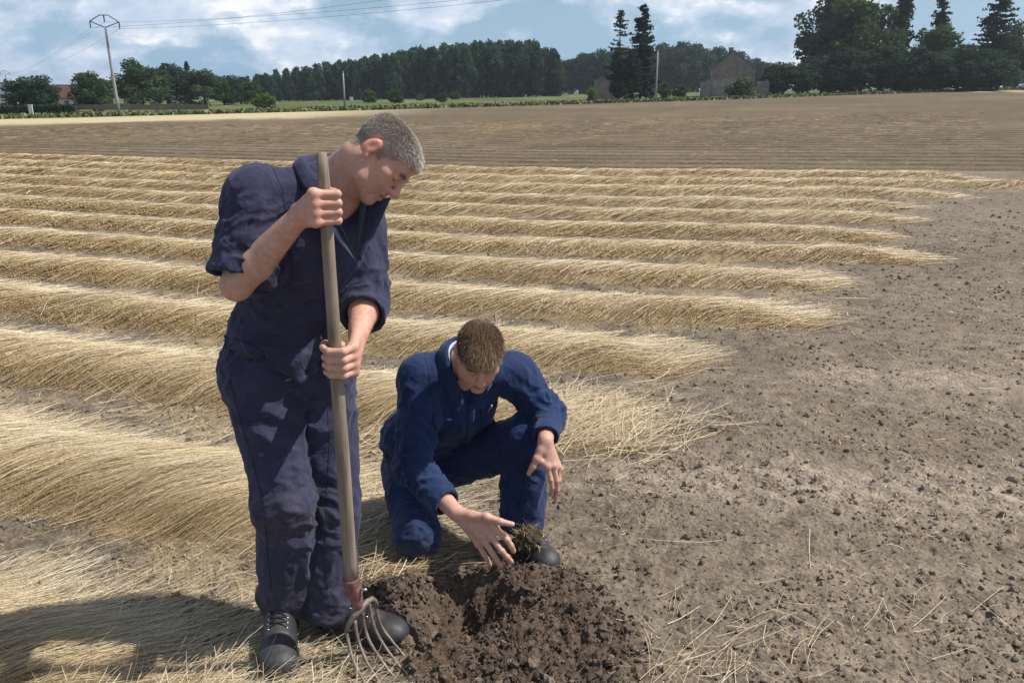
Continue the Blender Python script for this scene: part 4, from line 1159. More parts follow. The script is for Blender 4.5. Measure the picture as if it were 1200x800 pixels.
def cloth_noise(V, a=1.0):
    x, y, z = V.T
    return a * (.0075 * pn(x * 6, y * 6, z * 5) + .0045 * pn(x * 15 + 3, y * 15, z * 11) + .0022 * (ridge(2.2 * pn(x * 9 + 7, y * 9, z * 8)) - .5) + .0018 * (ridge(3.1 * pn(x * 13 - 7, y * 13, z * 10)) - .5))

# ------------------------------------------------------------------ materials of people and tools
def mat_skin(name):
    m, nt, bs = new_mat(name)
    a = nt.new('ShaderNodeAttribute'); a.attribute_name = 'col'
    g = nt.new('ShaderNodeNewGeometry').outputs['Position']
    f = nt.noise(g, 60, 4, .6); f2 = nt.noise(g, 380, 3, .6)
    c = nt.mixc(1.0, a.outputs['Color'], nt.ramp(f, [(.3, (.90, .86, .85)), (.7, (1.08, 1.1, 1.1))]), 'MULTIPLY')
    nt.link(c, bs.inputs['Base Color']); bs.inputs['Roughness'].default_value = .50
    bs.inputs['Specular IOR Level'].default_value = .40
    bs.inputs['Subsurface Weight'].default_value = .18; bs.inputs['Subsurface Radius'].default_value = (.9, .35, .2); bs.inputs['Subsurface Scale'].default_value = .008
    set_bump(nt, bs, nt.math('ADD', f2, f), .22, .002)
    return m
def mat_cloth(name, colour, sheen=.15):
    m, nt, bs = new_mat(name)
    g = nt.new('ShaderNodeTexCoord').outputs['Object']
    f = nt.noise(g, 9, 5, .6); f2 = nt.noise(g, 700, 2, .5); f3 = nt.noise(g, 45, 4, .6)
    k = nt.math('ADD', nt.math('MULTIPLY', f, .7), nt.math('MULTIPLY', f3, .3))
    c = nt.ramp(k, [(.3, tuple(v * .68 for v in colour)), (.7, tuple(v * 1.4 + .003 for v in colour))])
    du = nt.new('ShaderNodeAttribute'); du.attribute_name = 'dust'
    c = nt.mixc(nt.math('MULTIPLY', du.outputs['Fac'], nt.mapr(f3, .35, .65, .1, 1.)), c, (.17, .135, .105))
    nt.link(c, bs.inputs['Base Color']); bs.inputs['Roughness'].default_value = .82
    bs.inputs['Specular IOR Level'].default_value = .22
    bs.inputs['Sheen Weight'].default_value = sheen; bs.inputs['Sheen Roughness'].default_value = .5; bs.inputs['Sheen Tint'].default_value = (.7, .75, 1, 1)
    rg = nt.math('SUBTRACT', 1., nt.math('MULTIPLY', nt.math('ABSOLUTE', nt.math('SUBTRACT', nt.noise(g, 15, 3, .5, .6), .5)), 4.), True)
    set_bump(nt, bs, nt.math('ADD', nt.math('MULTIPLY', f2, .25), nt.math('ADD', nt.math('MULTIPLY', f3, 1.), nt.math('MULTIPLY', nt.math('POWER', rg, 3.), .55))), .45, .006)
    return m
M_SKIN = mat_skin('skin')
M_CLOTH1 = mat_cloth('faded navy twill', (.031, .032, .066))
M_CLOTH2 = mat_cloth('navy blue twill', (.0115, .027, .083))
M_SHIRT = mat_cloth('denim shirt', (.035, .055, .075))
M_TEE = mat_cloth('white cotton', (.6, .62, .66))
M_SEAM = mat_cloth('dark seam', (.022, .022, .044), 0)
M_SEAM2 = mat_cloth('dark blue seam', (.008, .014, .040), 0)
M_LEATHER = mat_plain('black boot leather', (.034, .034, .036), .58, (14, .55), .25, spec=.5)
M_SOLE = mat_plain('boot sole', (.05, .052, .055), .75, (20, .4), .3)
M_LACE = mat_plain('lace', (.02, .02, .022), .8, (40, .2))
M_STEEL = mat_plain('stud metal', (.55, .56, .58), .3, (50, .1), metal=.9)
def mat_hair(name, c0, c1):
    m, nt, bs = new_mat(name); a = nt.new('ShaderNodeAttribute'); a.attribute_name = 'tint'
    nt.link(nt.ramp(a.outputs['Fac'], [(0, c0), (1, c1)]), bs.inputs['Base Color']); bs.inputs['Roughness'].default_value = .45
    bs.inputs['Specular IOR Level'].default_value = .4
    return m
M_HAIR1 = mat_hair('grey hair', (.24, .205, .17), (.68, .63, .57))
M_HAIR2 = mat_hair('brown hair', (.06, .033, .019), (.36, .235, .13))

# ------------------------------------------------------------------ head, hand, boot
class Frame:
    def __init__(s, o, right, fwd, up): s.o = np.asarray(o, float); s.M = np.stack([right, fwd, up], 1)
    def __call__(s, p): return s.o + s.M @ np.asarray(p, float)
    def inv(s, V): return (V - s.o) @ s.M
def frame_fu(o, fwd, up):
    f = nrm(fwd); u = nrm(np.asarray(up) - f * np.dot(up, f)); r = np.cross(f, u); return Frame(o, r, f, u)
def head(vx, H, young=True, sc=1.0):
    M = H.M
    P = lambda x, y, z: H((x * sc, y * sc, z * sc))
    E = lambda c, r, k, op='u', rot=None: vx.ell(P(*c), np.array(r) * sc, k, M if rot is None else M @ rot, op)
    C = lambda a, b, ra, rb, k, op='u', **kw: vx.cap(P(*a), P(*b), ra * sc, rb * sc, k, op=op, **kw)
    E((0, -.014, .036), (.075, .094, .080), .0)
    E((0, .030, .035), (.060, .062, .062), .03)
    E((0, .034, -.030), (.056, .056, .074), .03)
    for s in (-1, 1):
        C((s * .056, -.008, -.040), (s * .046, .022, -.082), .014, .015, .03)        # jaw
        C((s * .046, .022, -.082), (s * .012, .074, -.104), .015, .014, .025)
        E((s * .045, .058, -.018), (.021, .018, .016), .022)                         # cheekbone
        E((s * .030, .070, -.050), (.020, .018, .026), .022)                         # cheek
    E((0, .080, -.101), (.018, .014, .015), .015)                                    # chin
    E((0, .072, -.064), (.030, .026, .028), .018)                                    # muzzle
    C((-.034, .080, .017), (.034, .080, .017), .0125, .0125, .014)                   # brow
    E((0, .088, .017), (.016, .010, .012), .010)
    for s in (-1, 1): E((s * .031, .0985, -.002), (.0165, .017, .0125), .012, 'd')   # sockets
    for s in (-1, 1):
        E((s * .0315, .078, -.003), (.0135, .0135, .0125), .003)                     # closed, lowered lids
        C((s * .021, .0905, .0035), (s * .040, .0865, .0035), .0035, .003, .004)
    C((0, .090, .008), (0, .112, -.030), .0085, .0115, .010)                         # nose
    E((0, .116, -.034), (.0105, .0105, .0095), .007)
    for s in (-1, 1):
        E((s * .0120, .103, -.038), (.0078, .0105, .0080), .010)
        E((s * .0068, .109, -.0465), (.0028, .0045, .0026), .003, 'd')
    C((-.021, .087, -.0635), (0, .099, -.0605), .0045, .0062, .005); C((.021, .087, -.0635), (0, .099, -.0605), .0045, .0062, .005)
    C((-.019, .087, -.071), (0, .096, -.0745), .0045, .0070, .005); C((.019, .087, -.071), (0, .096, -.0745), .0045, .0070, .005)
    C((-.022, .093, -.0675), (0, .104, -.0675), .0013, .0016, .003, 'd'); C((.022, .093, -.0675), (0, .104, -.0675), .0013, .0016, .003, 'd')
    C((0, .101, -.048), (0, .100, -.055), .0028, .0028, .006, 'd')
    for s in (-1, 1):                                                                # nasolabial fold
        C((s * .019, .098, -.040), (s * .029, .083, -.066), .0016, .0016, .006, 'd')
        if not young:
            for q in (-1, 0, 1): C((s * .048, .074, .004 + q * .005), (s * .058, .062, .004 + q * .010), .0010, .0010, .004, 'd')
            C((s * .020, .092, -.010), (s * .036, .087, -.017), .0012, .0012, .005, 'd')
            C((s * .026, .088, -.070), (s * .030, .078, -.092), .0016, .0014, .007, 'd')
        # ear
        a = R(14) * s; rot = np.array([[math.cos(a), -math.sin(a), 0], [math.sin(a), math.cos(a), 0], [0, 0, 1]])
        b = R(-14); rb = np.array([[1, 0, 0], [0, math.cos(b), -math.sin(b)], [0, math.sin(b), math.cos(b)]])
        E((s * .080, -.020, -.006), (.0075, .0195, .032), .007, 'u', rot @ rb)
        E((s * .0885, -.015, -.002), (.0060, .0105, .018), .004, 'd', rot @ rb)
        E((s * .077, -.010, -.034), (.006, .009, .009), .006)
    return P
def skin_colours(V, H, sc, base, hairline, scalp, brow, lips=(.34, .13, .10), stubble=.25, flush=None):
    L = H.inv(V) / sc; x, y, z = L.T
    n = len(V); c = np.tile(np.array(base), (n, 1))
    c *= (1 + .10 * fbm(V[:, 0] * 22, V[:, 1] * 22, V[:, 2] * 22, 3))[:, None]
    near = (np.linalg.norm(L, axis=1) < .16)
    def blend(m, col, k=1.0):
        m = (m * near * k)[:, None]; c[:] = c * (1 - m) + np.asarray(col) * m
    g = lambda cx, cy, cz, r: np.exp(-((np.abs(x) - cx) ** 2 + (y - cy) ** 2 + (z - cz) ** 2) / r ** 2)
    red = np.array(base) * np.array([1.12, .78, .74])
    blend(g(.040, .065, -.028, .026), red, .55); blend(g(0, .115, -.034, .018), red, .75); blend(g(.082, -.02, 0, .035), red, .8)
    # beard shadow
    bs = sstep(-.035, -.06, z) * sstep(.0, .03, y) ; blend(bs, np.array(base) * np.array([.72, .72, .78]), stubble)
    lipm = np.exp(-((z + .0675) / .0085) ** 2) * sstep(.024, .018, np.abs(x)) * sstep(.080, .086, y); blend(lipm, lips, .75)
    blend(np.exp(-((z + .0675) / .0022) ** 2) * sstep(.025, .020, np.abs(x)) * sstep(.078, .084, y), (.10, .035, .03), .8)
    # brows, lash line
    bz = .0165 + .004 * np.cos((np.abs(x) - .03) * 60) + .05 * (.0)
    blend(np.exp(-((z - bz) / .0042) ** 2) * sstep(.010, .015, np.abs(x)) * sstep(.052, .044, np.abs(x)) * sstep(.06, .07, y), brow, .8)
    blend(np.exp(-((z + .0105 - .10 * (np.abs(x) - .031) ** 2 * 30) / .0020) ** 2) * sstep(.016, .020, np.abs(x)) * sstep(.048, .043, np.abs(x)) * sstep(.074, .080, y), (.05, .03, .025), .8)
    hm = sstep(-.004, .004, z - np.interp(y, *hairline)) * sstep(.0, .01, np.hypot(np.abs(x) - .082, 0) * 0 + .02)
    ear = (np.abs(x) > .0765) & (z < .032) & (y > -.045) & (y < .012)
    hm = hm * ~ear
    blend(hm, scalp, .85)
    return c, hm * near, L
def hair(name, V, N, F, hm, L, H, n, length, comb, width, r, mat, parent, base, tintf, stand=.45):
    tri = V[F]; ar = np.linalg.norm(np.cross(tri[:, 1] - tri[:, 0], tri[:, 3] - tri[:, 0]), axis=1) * hm[F].mean(1)
    f = r.choice(len(F), n, p=ar / ar.sum()); a, b = r.random((2, n))
    q = V[F[f]]; p = (q[:, 0] * ((1 - a) * (1 - b))[:, None] + q[:, 1] * (a * (1 - b))[:, None] + q[:, 2] * (a * b)[:, None] + q[:, 3] * ((1 - a) * b)[:, None])
    nn = nrm(N[F[f, 0]]); l = H.inv(p)
    cd = comb(l) @ H.M.T
    d0 = nrm(nn * stand + cd + .28 * r.normal(size=(n, 3)))
    ln = length(l) * (.65 + .6 * r.random(n))
    d1 = nrm(d0 * .6 + cd * .8 + nn * .05 * stand + .12 * r.normal(size=(n, 3)))
    P = np.stack([p - nn * .001, p + d0 * (ln * .5)[:, None], p + d0 * (ln * .5)[:, None] + d1 * (ln * .5)[:, None]], 1)
    side = nrm(np.cross(d0, nn + .5 * r.normal(size=(n, 3))))
    m = 3; t = np.array([1, .85, .25])[None, :, None]
    off = side[:, None] * (width * (.7 + .6 * r.random(n)))[:, None, None] * .5 * t
    VV = np.stack([P - off, P + off], 2).reshape(-1, 3)
    bb = (np.arange(n) * m * 2)[:, None]; kk = np.arange(m - 1)[None] * 2
    Q = np.stack([bb + kk, bb + kk + 1, bb + kk + 3, bb + kk + 2], -1).reshape(-1, 4)
    tt = np.repeat(np.clip(tintf(l) + .09 * r.normal(size=n) + .10 * pn(l[:, 0] * 60, l[:, 1] * 60, l[:, 2] * 60), 0, 1), m * 2)
    return link(name, mesh_np(name, VV - base, Q, mat, True, attrs={'tint': tt}), parent)

def decimate(me, ratio):
    o = bpy.data.objects.new('tmp', me); COL.objects.link(o)
    md = o.modifiers.new('d', 'DECIMATE'); md.ratio = ratio
    dg = bpy.context.evaluated_depsgraph_get(); new = bpy.data.meshes.new_from_object(o.evaluated_get(dg))
    new.name = me.name; bpy.data.objects.remove(o); bpy.data.meshes.remove(me); return new

class Garment:
    """keeps a BVH of a finished cloth mesh so that pockets, seams and studs can be laid on it"""
    def __init__(s, V, F): s.bvh = BVHTree.FromPolygons([tuple(v) for v in V], [tuple(f) for f in F.tolist()]); s.V = V
    def hit(s, px, py):
        d = ray(px, py); d = d / np.linalg.norm(d)
        loc, nor, i, dist = s.bvh.ray_cast(Vector((0, 0, CAM_H)), Vector(d))
        return (None, None) if loc is None else (np.array(loc), np.array(nor))
    def patch(s, corners, th=.004, nu=12, nv=10, bulge=0., wob=.0):
        """a cloth patch with thickness, laid over the garment; corners are sight lines tl, tr, br, bl"""
        c = np.array(corners, float); u = np.linspace(0, 1, nu); v = np.linspace(0, 1, nv)
        top = np.zeros((nv, nu, 3)); bot = top.copy(); last = None
        for j in range(nv):
            for i in range(nu):
                p = (c[0] * (1 - u[i]) + c[1] * u[i]) * (1 - v[j]) + (c[3] * (1 - u[i]) + c[2] * u[i]) * v[j]
                loc, nor = s.hit(p[0], p[1]); ce = c.mean(0); kk = 0
                while loc is None and kk < 14: kk += 1; p = p + (ce - p) * .12; loc, nor = s.hit(p[0], p[1])
                if loc is None: continue
                last = (loc, nor)
                e = min(u[i], 1 - u[i], 1) * 4 * (1 - 0) ; b = bulge * (u[i] * (1 - u[i]) * 4) * (v[j] * (1 - v[j]) * 4)
                top[j, i] = loc + nor * (th + b + wob * math.sin(9 * u[i] + 5 * v[j])); bot[j, i] = loc - nor * .004
        for A in (top, bot):
            B = A.copy(); B[1:-1, 1:-1] = (A[:-2, 1:-1] + A[2:, 1:-1] + A[1:-1, :-2] + A[1:-1, 2:] + 2 * A[1:-1, 1:-1]) / 6; A[:] = B
        n = nu * nv; V = np.concatenate([top.reshape(-1, 3), bot.reshape(-1, 3)])
        Q = [[j * nu + i, j * nu + i + 1, (j + 1) * nu + i + 1, (j + 1) * nu + i] for j in range(nv - 1) for i in range(nu - 1)]
        Q = [q[::-1] for q in Q]
        rim = [i for i in range(nu)] + [j * nu + nu - 1 for j in range(1, nv)] + [(nv - 1) * nu + i for i in range(nu - 2, -1, -1)] + [j * nu for j in range(nv - 2, 0, -1)]
        for a, b in zip(rim, rim[1:] + rim[:1]): Q.append([a, b, n + b, n + a])
        return V, Q
    def seam(s, line, rad=.0022, lift=.0008, m=14):
        c = np.array(line, float); t = np.linspace(0, len(c) - 1, m * (len(c) - 1) + 1)
        P = []
        for q in t:
            i = min(int(q), len(c) - 2); p = c[i] + (c[i + 1] - c[i]) * (q - i); loc, nor = s.hit(*p)
            if loc is not None: P.append(loc + nor * lift)
        P = np.array(P)
        k = np.concatenate([[True], np.linalg.norm(np.diff(P, axis=0), axis=1) < .05]); P = P[k]
        if len(P) > 4: P[1:-1] = (P[:-2] + P[1:-1] * 2 + P[2:]) / 4
        mb = MB(); mb.tube(P, rad, 5); return mb
    def stud(s, px, py, rad=.006):
        loc, nor = s.hit(px, py); mb = MB()
        mb.tube([loc - nor * .002, loc + nor * .003, loc + nor * .0055, loc + nor * .006], [rad, rad, rad * .8, rad * .2], 12); return mb

def orient(V, F):
    c = V.mean(0); N = vnormals(V, F)
    return F if ((N * (V - c)).sum(1)).mean() > 0 else F[:, ::-1]
def finger(vx, pts, r0=.0092, r1=.0072, k=.0035):
    r = np.linspace(r0, r1, len(pts)); vx.chain(pts, r, k)
    for p, q in zip(pts[1:-1], r[1:-1]): vx.ell(p, [q * 1.07] * 3, .003)          # knuckle
    return vx
def nail(pts, towards, r=.0066):
    """finger nail on the last joint, on the side facing `towards`"""
    a, b = np.asarray(pts[-2], float), np.asarray(pts[-1], float); d = nrm(b - a); n = nrm(np.asarray(towards) - d * np.dot(towards, d)); s = np.cross(d, n)
    V, Q = [], []
    for i in range(4):
        for j in range(4):
            u, v = (i - 1.5) / 1.5, (j - 1.5) / 1.5
            V.append(b - d * .001 + d * u * .0052 + s * v * .0047 * (1 - .12 * u) + n * (r * .98 + .0012 - .0026 * v * v - .001 * u * u))
    for i in range(3):
        for j in range(3): Q.append([i * 4 + j, i * 4 + j + 1, i * 4 + j + 5, i * 4 + j + 4])
    return np.array(V), np.array(Q)
M_NAIL = mat_plain('finger nail', (.62, .40, .34), .3, (50, .08), spec=.5)
def nails_obj(lst, parent, base):
    for pts, tw in lst:
        V, Q = nail(pts, tw); link('finger_nail', mesh_np('finger_nail', V - base, Q, M_NAIL), parent)
def grip(vx, centre, a, c, rad, wrist, spec, thumb, knuck_r=.046):
    """hand closed round a shaft: a = along the shaft, c = towards the viewer, spec = joint angles from r towards c"""
    a = nrm(a); c = nrm(c - a * np.dot(a, c)); r = np.cross(a, c)
    pos = lambda ang, q, h: centre + (r * math.cos(R(ang)) + c * math.sin(R(ang))) * q + a * h
    hs = [.0365, .0130, -.0105, -.0325]; fr = [.0112, .0116, .0112, .0100]
    tips, mcps = [], []
    for i, h in enumerate(hs):
        rr = rad + fr[i] * .92
        P = [pos(spec[0], rr + .018, h * 1.04 + spec[4]), pos(spec[1], rr + .012, h + .4 * spec[4]), pos(spec[2], rr + .002, h * .98), pos(spec[3], rr, h * .96)]
        finger(vx, P, fr[i] * 1.04, fr[i] * .86); tips.append(P); mcps.append(P[0])
    for i, m in enumerate(mcps):
        w = wrist + a * (hs[i] * .45)
        vx.cap(m, w, .0140 if i < 3 else .0130, .0185, .014)
        vx.ell(m, [.0140] * 3, .006)
    for i in range(3): vx.cap(mcps[i], mcps[i + 1], .010, .010, .008)
    T = [centre + r * t[0] + c * t[1] + a * t[2] for t in thumb]
    vx.chain(T, [.0175, .0138, .0120, .0100], .006)
    vx.cap(T[0], wrist, .0165, .018, .014)
    return tips, T

def boot(name, parent, base, heel, toe, ankle_top, laces=True, w=1.0):
    """lace-up work boot; heel and toe are points on the ground under the sole"""
    heel = np.array(heel, float); toe = np.array(toe, float); f = toe - heel; f[2] *= 1.; L = np.linalg.norm(f); f = f / L
    up = nrm(np.array([0, 0, 1.]) - f * f[2]); r = np.cross(f, up)
    P = lambda x, y, z: heel + r * x + f * y + up * z
    vx = Vox(np.minimum(np.minimum(heel, toe), ankle_top) - .09, np.maximum(np.maximum(heel, toe), ankle_top) + .09, .004)
    M = np.stack([r, f, up], 1)
    vx.cap(P(0, .045, .060), P(0, .05, .095), .041 * w, .042 * w, .0, flat=(r, .88))
    vx.cap(P(0, .05, .09), ankle_top, .047 * w, .056 * w, .02)
    vx.cap(P(0, .04, .045), P(0, L - .07, .042), .040 * w, .048 * w, .02, flat=(up, .9))
    vx.cap(P(0, .08, .088), P(0, L - .11, .062), .043 * w, .040 * w, .025)
    vx.ell(P(0, L - .060, .048), (.054 * w, .066, .044), .012, M)
    vx.mask_out(lambda x, y, z: -((x - P(0, 0, .022)[0]) * up[0] + (y - P(0, 0, .022)[1]) * up[1] + (z - P(0, 0, .022)[2]) * up[2]))
    V, F = vx.mesh(); F = orient(V, F); V = relax(V, F, 2); N = vnormals(V, F)
    l = (V - heel) @ M
    cr = sstep(L * .45, L * .55, l[:, 1]) * sstep(L * .80, L * .66, l[:, 1])
    V = V + N * (.0022 * pn(V[:, 0] * 30, V[:, 1] * 30, V[:, 2] * 30) + .0005 * cr * (ridge(l[:, 1] / .022 + .6 * pn(V[:, 0] * 12, V[:, 1] * 12, V[:, 2] * 12)) - .5) * sstep(.03, .06, l[:, 2]) - .0022 * np.exp(-((l[:, 1] - (L - .105)) / .003) ** 2))[:, None]
    VB, FB = V, F
    b = link(name, mesh_np(name, V - base, F, M_LEATHER), parent)
    vs = Vox(np.minimum(heel, toe) - .09, np.maximum(heel, toe) + .09, .004)
    vs.cap(P(0, .035, .018), P(0, .10, .018), .046 * w, .043 * w, .0, flat=(up, .45)); vs.cap(P(0, .10, .018), P(0, L - .06, .018), .043 * w, .058 * w, .02, flat=(up, .40)); vs.ell(P(0, L - .060, .019), (.059 * w, .068, .019), .01, M)
    V, F = vs.mesh(); F = orient(V, F); V = relax(V, F, 1); N = vnormals(V, F); l = (V - heel) @ M
    V = V - N * (.0028 * np.exp(-((l[:, 2] - .022) / .002) ** 2) + .003 * (np.sin(l[:, 1] * 2 * np.pi / .016) > .3) * sstep(.012, .006, l[:, 2]))[:, None]
    link('sole', mesh_np('sole', V - base, F, M_SOLE), b)
    if laces:
        bv = BVHTree.FromPolygons([tuple(p_) for p_ in VB], [tuple(f_) for f_ in FB.tolist()])
        def on(x, y, z):
            o_ = P(x, y, .30); loc = bv.ray_cast(Vector(o_), Vector(-up))[0]
            return np.array(loc) + up * z if loc is not None else P(x, y, .06)
        for i in range(5):
            y = L * .60 - i * .020
            for sx in (-1, 1):
                m = MB(); m.tube([on(sx * .026, y, .001), on(sx * .012, y - .006, .0035), on(0, y - .010, .005), on(-sx * .012, y - .014, .0035), on(-sx * .026, y - .019, .001)], .0024, 5); link('lace', mesh_shift(m, base, 'lace', M_LACE), b)
                m = MB(); e_ = on(sx * .028, y, .0); m.tube([e_, e_ + up * .002], .0042, 8); link('eyelet', mesh_shift(m, base, 'eyelet', M_STEEL), b)
    return b
def mesh_shift(mb, base, name, mat, smooth=True):
    mb.V = [v - np.asarray(base) for v in mb.V]; return mb.mesh(name, mat, smooth)
def add_patch(G, name, parent, base, corners, mat, **kw):
    V, Q = G.patch(corners, **kw); return link(name, mesh_np(name, V - base, Q, mat), parent)
def add_seam(G, name, parent, base, line, mat, rad=.0022, lift=.0008):
    rad *= .62; lift = .0002
    return link(name, mesh_shift(G.seam(line, rad, lift), base, name, mat), parent)
def add_stud(G, parent, base, px, py, rad=.006):
    return link('snap_button', mesh_shift(G.stud(px, py, rad), base, 'snap_button', M_STEEL), parent)
def sheet(name, rows, mat, parent, base, th=.0035, sub=3):
    """cloth piece from rows of 3-d points (a soft surface), given thickness"""
    A = np.array(rows, float)
    def up(A, ax, k):
        n = A.shape[ax]; t = np.linspace(0, n - 1, (n - 1) * k + 1); i = np.minimum(t.astype(int), n - 2); f = t - i
        g = lambda j: np.take(A, np.clip(j, 0, n - 1), axis=ax)
        sh = [1] * A.ndim; sh[ax] = len(t); f = f.reshape(sh)
        p0, p1, p2, p3 = g(i - 1), g(i), g(i + 1), g(i + 2)
        return .5 * (2 * p1 + (p2 - p0) * f + (2 * p0 - 5 * p1 + 4 * p2 - p3) * f ** 2 + (3 * p1 - p0 - 3 * p2 + p3) * f ** 3)
    A = up(up(A, 0, sub), 1, sub); nr, nc = A.shape[:2]
    V = A.reshape(-1, 3); Q = np.array([[j * nc + i, j * nc + i + 1, (j + 1) * nc + i + 1, (j + 1) * nc + i] for j in range(nr - 1) for i in range(nc - 1)])
    N = vnormals(V, Q); n = len(V); W = np.concatenate([V + N * th * .5, V - N * th * .5])
    rim = [i for i in range(nc)] + [j * nc + nc - 1 for j in range(1, nr)] + [(nr - 1) * nc + i for i in range(nc - 2, -1, -1)] + [j * nc for j in range(nr - 2, 0, -1)]
    R2 = np.array([[a, n + a, n + b, b] for a, b in zip(rim, rim[1:] + rim[:1])])
    return link(name, mesh_np(name, W - base, np.concatenate([Q, Q[:, ::-1] + n, R2]), mat), parent)

# ================================================================== the standing man
def standing_man():
    hipR, hipL = at(306, 442, 2.48), at(374, 442, 2.56)
    kneeR, ankR = at(333, 590, 2.375), at(333, 706, 2.44)
    kneeL, ankL = at(389, 590, 2.50), at(387, 716, 2.43)
    waist, chest, nb = at(328, 395, 2.505), at(358, 292, 2.48), at(393, 208, 2.475)
    shR, shL = at(301, 231, 2.385), at(416, 258, 2.575)
    elR, wrR = at(277, 334, 2.285), at(351, 253, 2.245)
    elL, wrL = at(429, 352, 2.52), at(420, 391, 2.335)
    pelvis = (hipR + hipL) / 2 + [0, 0, .02]
    Ft = nrm([.50, -.86, -.12])
    poleT, poleB = at(377, 179, 2.205), at(411.5, 680, 2.275)
    base = np.array([(ankR[0] + ankL[0]) / 2, 2.42, 0.])
    t = thing('person', 'standing man with short grey hair in faded dark navy coveralls, head bowed, holding the fork', 'person', base)
    H = frame_fu(at(447, 184, 2.425), [.585, -.235, -.775], [.80, .17, .56])
    # ---- body: one continuous surface
    v = Vox(np.min([ankR, ankL, kneeL, elR, hipR], 0) - [.12, .16, .02], np.max([nb, elL, shL, H.o], 0) + [.16, .16, .18], .0031)
    head(v, H, False, .95)
    v.cap(nb - Ft * .015 + [0, 0, -.02], H((0, -.035, -.055)), .066, .054, .03)
    v.cap(nb + Ft * .02 + [0, 0, -.06], H((0, .02, -.085)), .045, .030, .03)
    v.cap(pelvis, chest, .118, .138, .03, flat=(Ft, .74)); v.cap(chest, nb - [0, 0, .05], .135, .07, .05, flat=(Ft, .74))
    v.cap(nb - [0, 0, .03], shR, .058, .052, .04); v.cap(nb - [0, 0, .03], shL, .058, .052, .04)
    v.cap(shR, elR, .052, .040, .02); v.cap(shL, elL, .052, .040, .02)
    mR = elR + (wrR - elR) * .30; mL = elL + (wrL - elL) * .35
    v.ell(elR, (.040,) * 3, .015)
    v.chain([elR, mR, wrR], [.041, .046, .0285], .012); v.chain([elL, mL, wrL], [.040, .044, .029], .012)
    v.chain([hipR, kneeR, ankR], [.075, .05, .035], .02); v.chain([hipL, kneeL, ankL], [.075, .05, .035], .02)
    ax = nrm(poleT - poleB)
    def pole_at(py): return poleB + (poleT - poleB) * ((680 - py) / (680 - 179.))
    cU = pole_at(234); cL = pole_at(400)
    tipsU, thU = grip(v, cU, ax, -cU + [0, 0, CAM_H], .0170, wrR, (128, 38, -38, -104, .004), [(-.050, .012, -.012), (-.034, -.012, .020), (-.012, -.031, .034), (.012, -.030, .040)])
    tipsL, thL = grip(v, cL, ax, -cL + [0, 0, CAM_H], .0195, wrL, (4, 62, 122, 176, -.002), [(.050, -.026, .008), (.014, -.040, .026), (-.026, -.022, .040), (-.033, .012, .045)])
    V, F = v.mesh(); F = orient(V, F); del v
    V = relax(V, F, 1, .4)
    hl = ([-.2, -.115, -.09, -.055, -.045, -.004, .004, .020, .026, .045, .062, .080, .2], [-.040, -.045, -.050, -.040, .034, .036, -.012, -.012, .012, .020, .046, .058, .062])
    col, hm, L = skin_colours(V, H, .95, (.56, .325, .240), hl, (.33, .26, .21), (.24, .17, .12), stubble=.45)
    # sunburnt forearms, pinker knuckles
    for P4 in tipsL + tipsU:
        for q in P4[:3]:
            g = np.exp(-((V - q) ** 2).sum(1) / .012 ** 2)[:, None] * .35; col = col * (1 - g) + np.array([.64, .31, .245]) * g
    inside = (np.linalg.norm(V - wrL, axis=1) < .14) | (np.linalg.norm(V - wrR, axis=1) < .13); col[inside] = col[inside] * np.array([1.10, 1.04, 1.05])
    for lo_ in (.048, .056): 
        ln_ = np.exp(-((L[:, 2] - lo_ - .003 * np.cos(L[:, 0] * 60)) / .0012) ** 2) * (np.abs(L[:, 0]) < .042) * (L[:, 1] > .06) * (np.linalg.norm(L, axis=1) < .14); col = col * (1 - .3 * ln_)[:, None]
    N = vnormals(V, F)
    me = mesh_np('body', V - base, F, M_SKIN, colors={'col': np.clip(col, .02, .9)})
    me = decimate(me, .35)
    link('body', me, t)
    r = np.random.default_rng(31)
    comb = lambda l: nrm(np.stack([l[:, 0] * 1.5, .085 * np.ones(len(l)) * sstep(-.06, .06, l[:, 1]) - .02, -.10 * sstep(.09, .02, l[:, 2]) - .01], 1))
    length = lambda l: .0045 + .008 * sstep(.02, .085, l[:, 2]) + .007 * sstep(.03, .075, l[:, 1]) * sstep(.02, .05, l[:, 2])
    tint = lambda l: .34 + .36 * sstep(-.02, .09, l[:, 1]) * sstep(.0, .07, l[:, 2]) + .12 * sstep(.05, .1, l[:, 2])  # strands at the front and top tinted lighter to look sunlit
    hair('hair', V, N, F, hm * (L[:, 2] > -.052), L, H, 27000, length, comb, .00072, r, M_HAIR1, t, base, tint, .25)
    # eyebrows
    eb = (np.exp(-((L[:, 2] - .017) / .005) ** 2) * sstep(.010, .015, np.abs(L[:, 0])) * sstep(.050, .044, np.abs(L[:, 0])) * (L[:, 1] > .06)) * (np.linalg.norm(L, axis=1) < .14)
    hair('eyebrow', V, N, F, eb, L, H, 380, lambda l: .007 + 0 * l[:, 0], lambda l: nrm(np.stack([np.sign(l[:, 0]), .1 + 0 * l[:, 0], .15 + 0 * l[:, 0]], 1)), .0008, r, M_HAIR1, t, base, lambda l: .2 + 0 * l[:, 0], .35)
    fore = np.zeros(len(V))
    for a_, b_ in ((elR, wrR), (elL, wrL)):
        d_ = b_ - a_; s_ = ((V - a_) @ d_) / (d_ @ d_); rr_ = np.linalg.norm(V - a_ - np.clip(s_, 0, 1)[:, None] * d_, axis=1)
        fore = np.maximum(fore, sstep(.05, .3, s_) * sstep(1.0, .85, s_) * (rr_ < .055))
    hd = H.M.T @ nrm(wrR - elR + [0, 0, -.08])
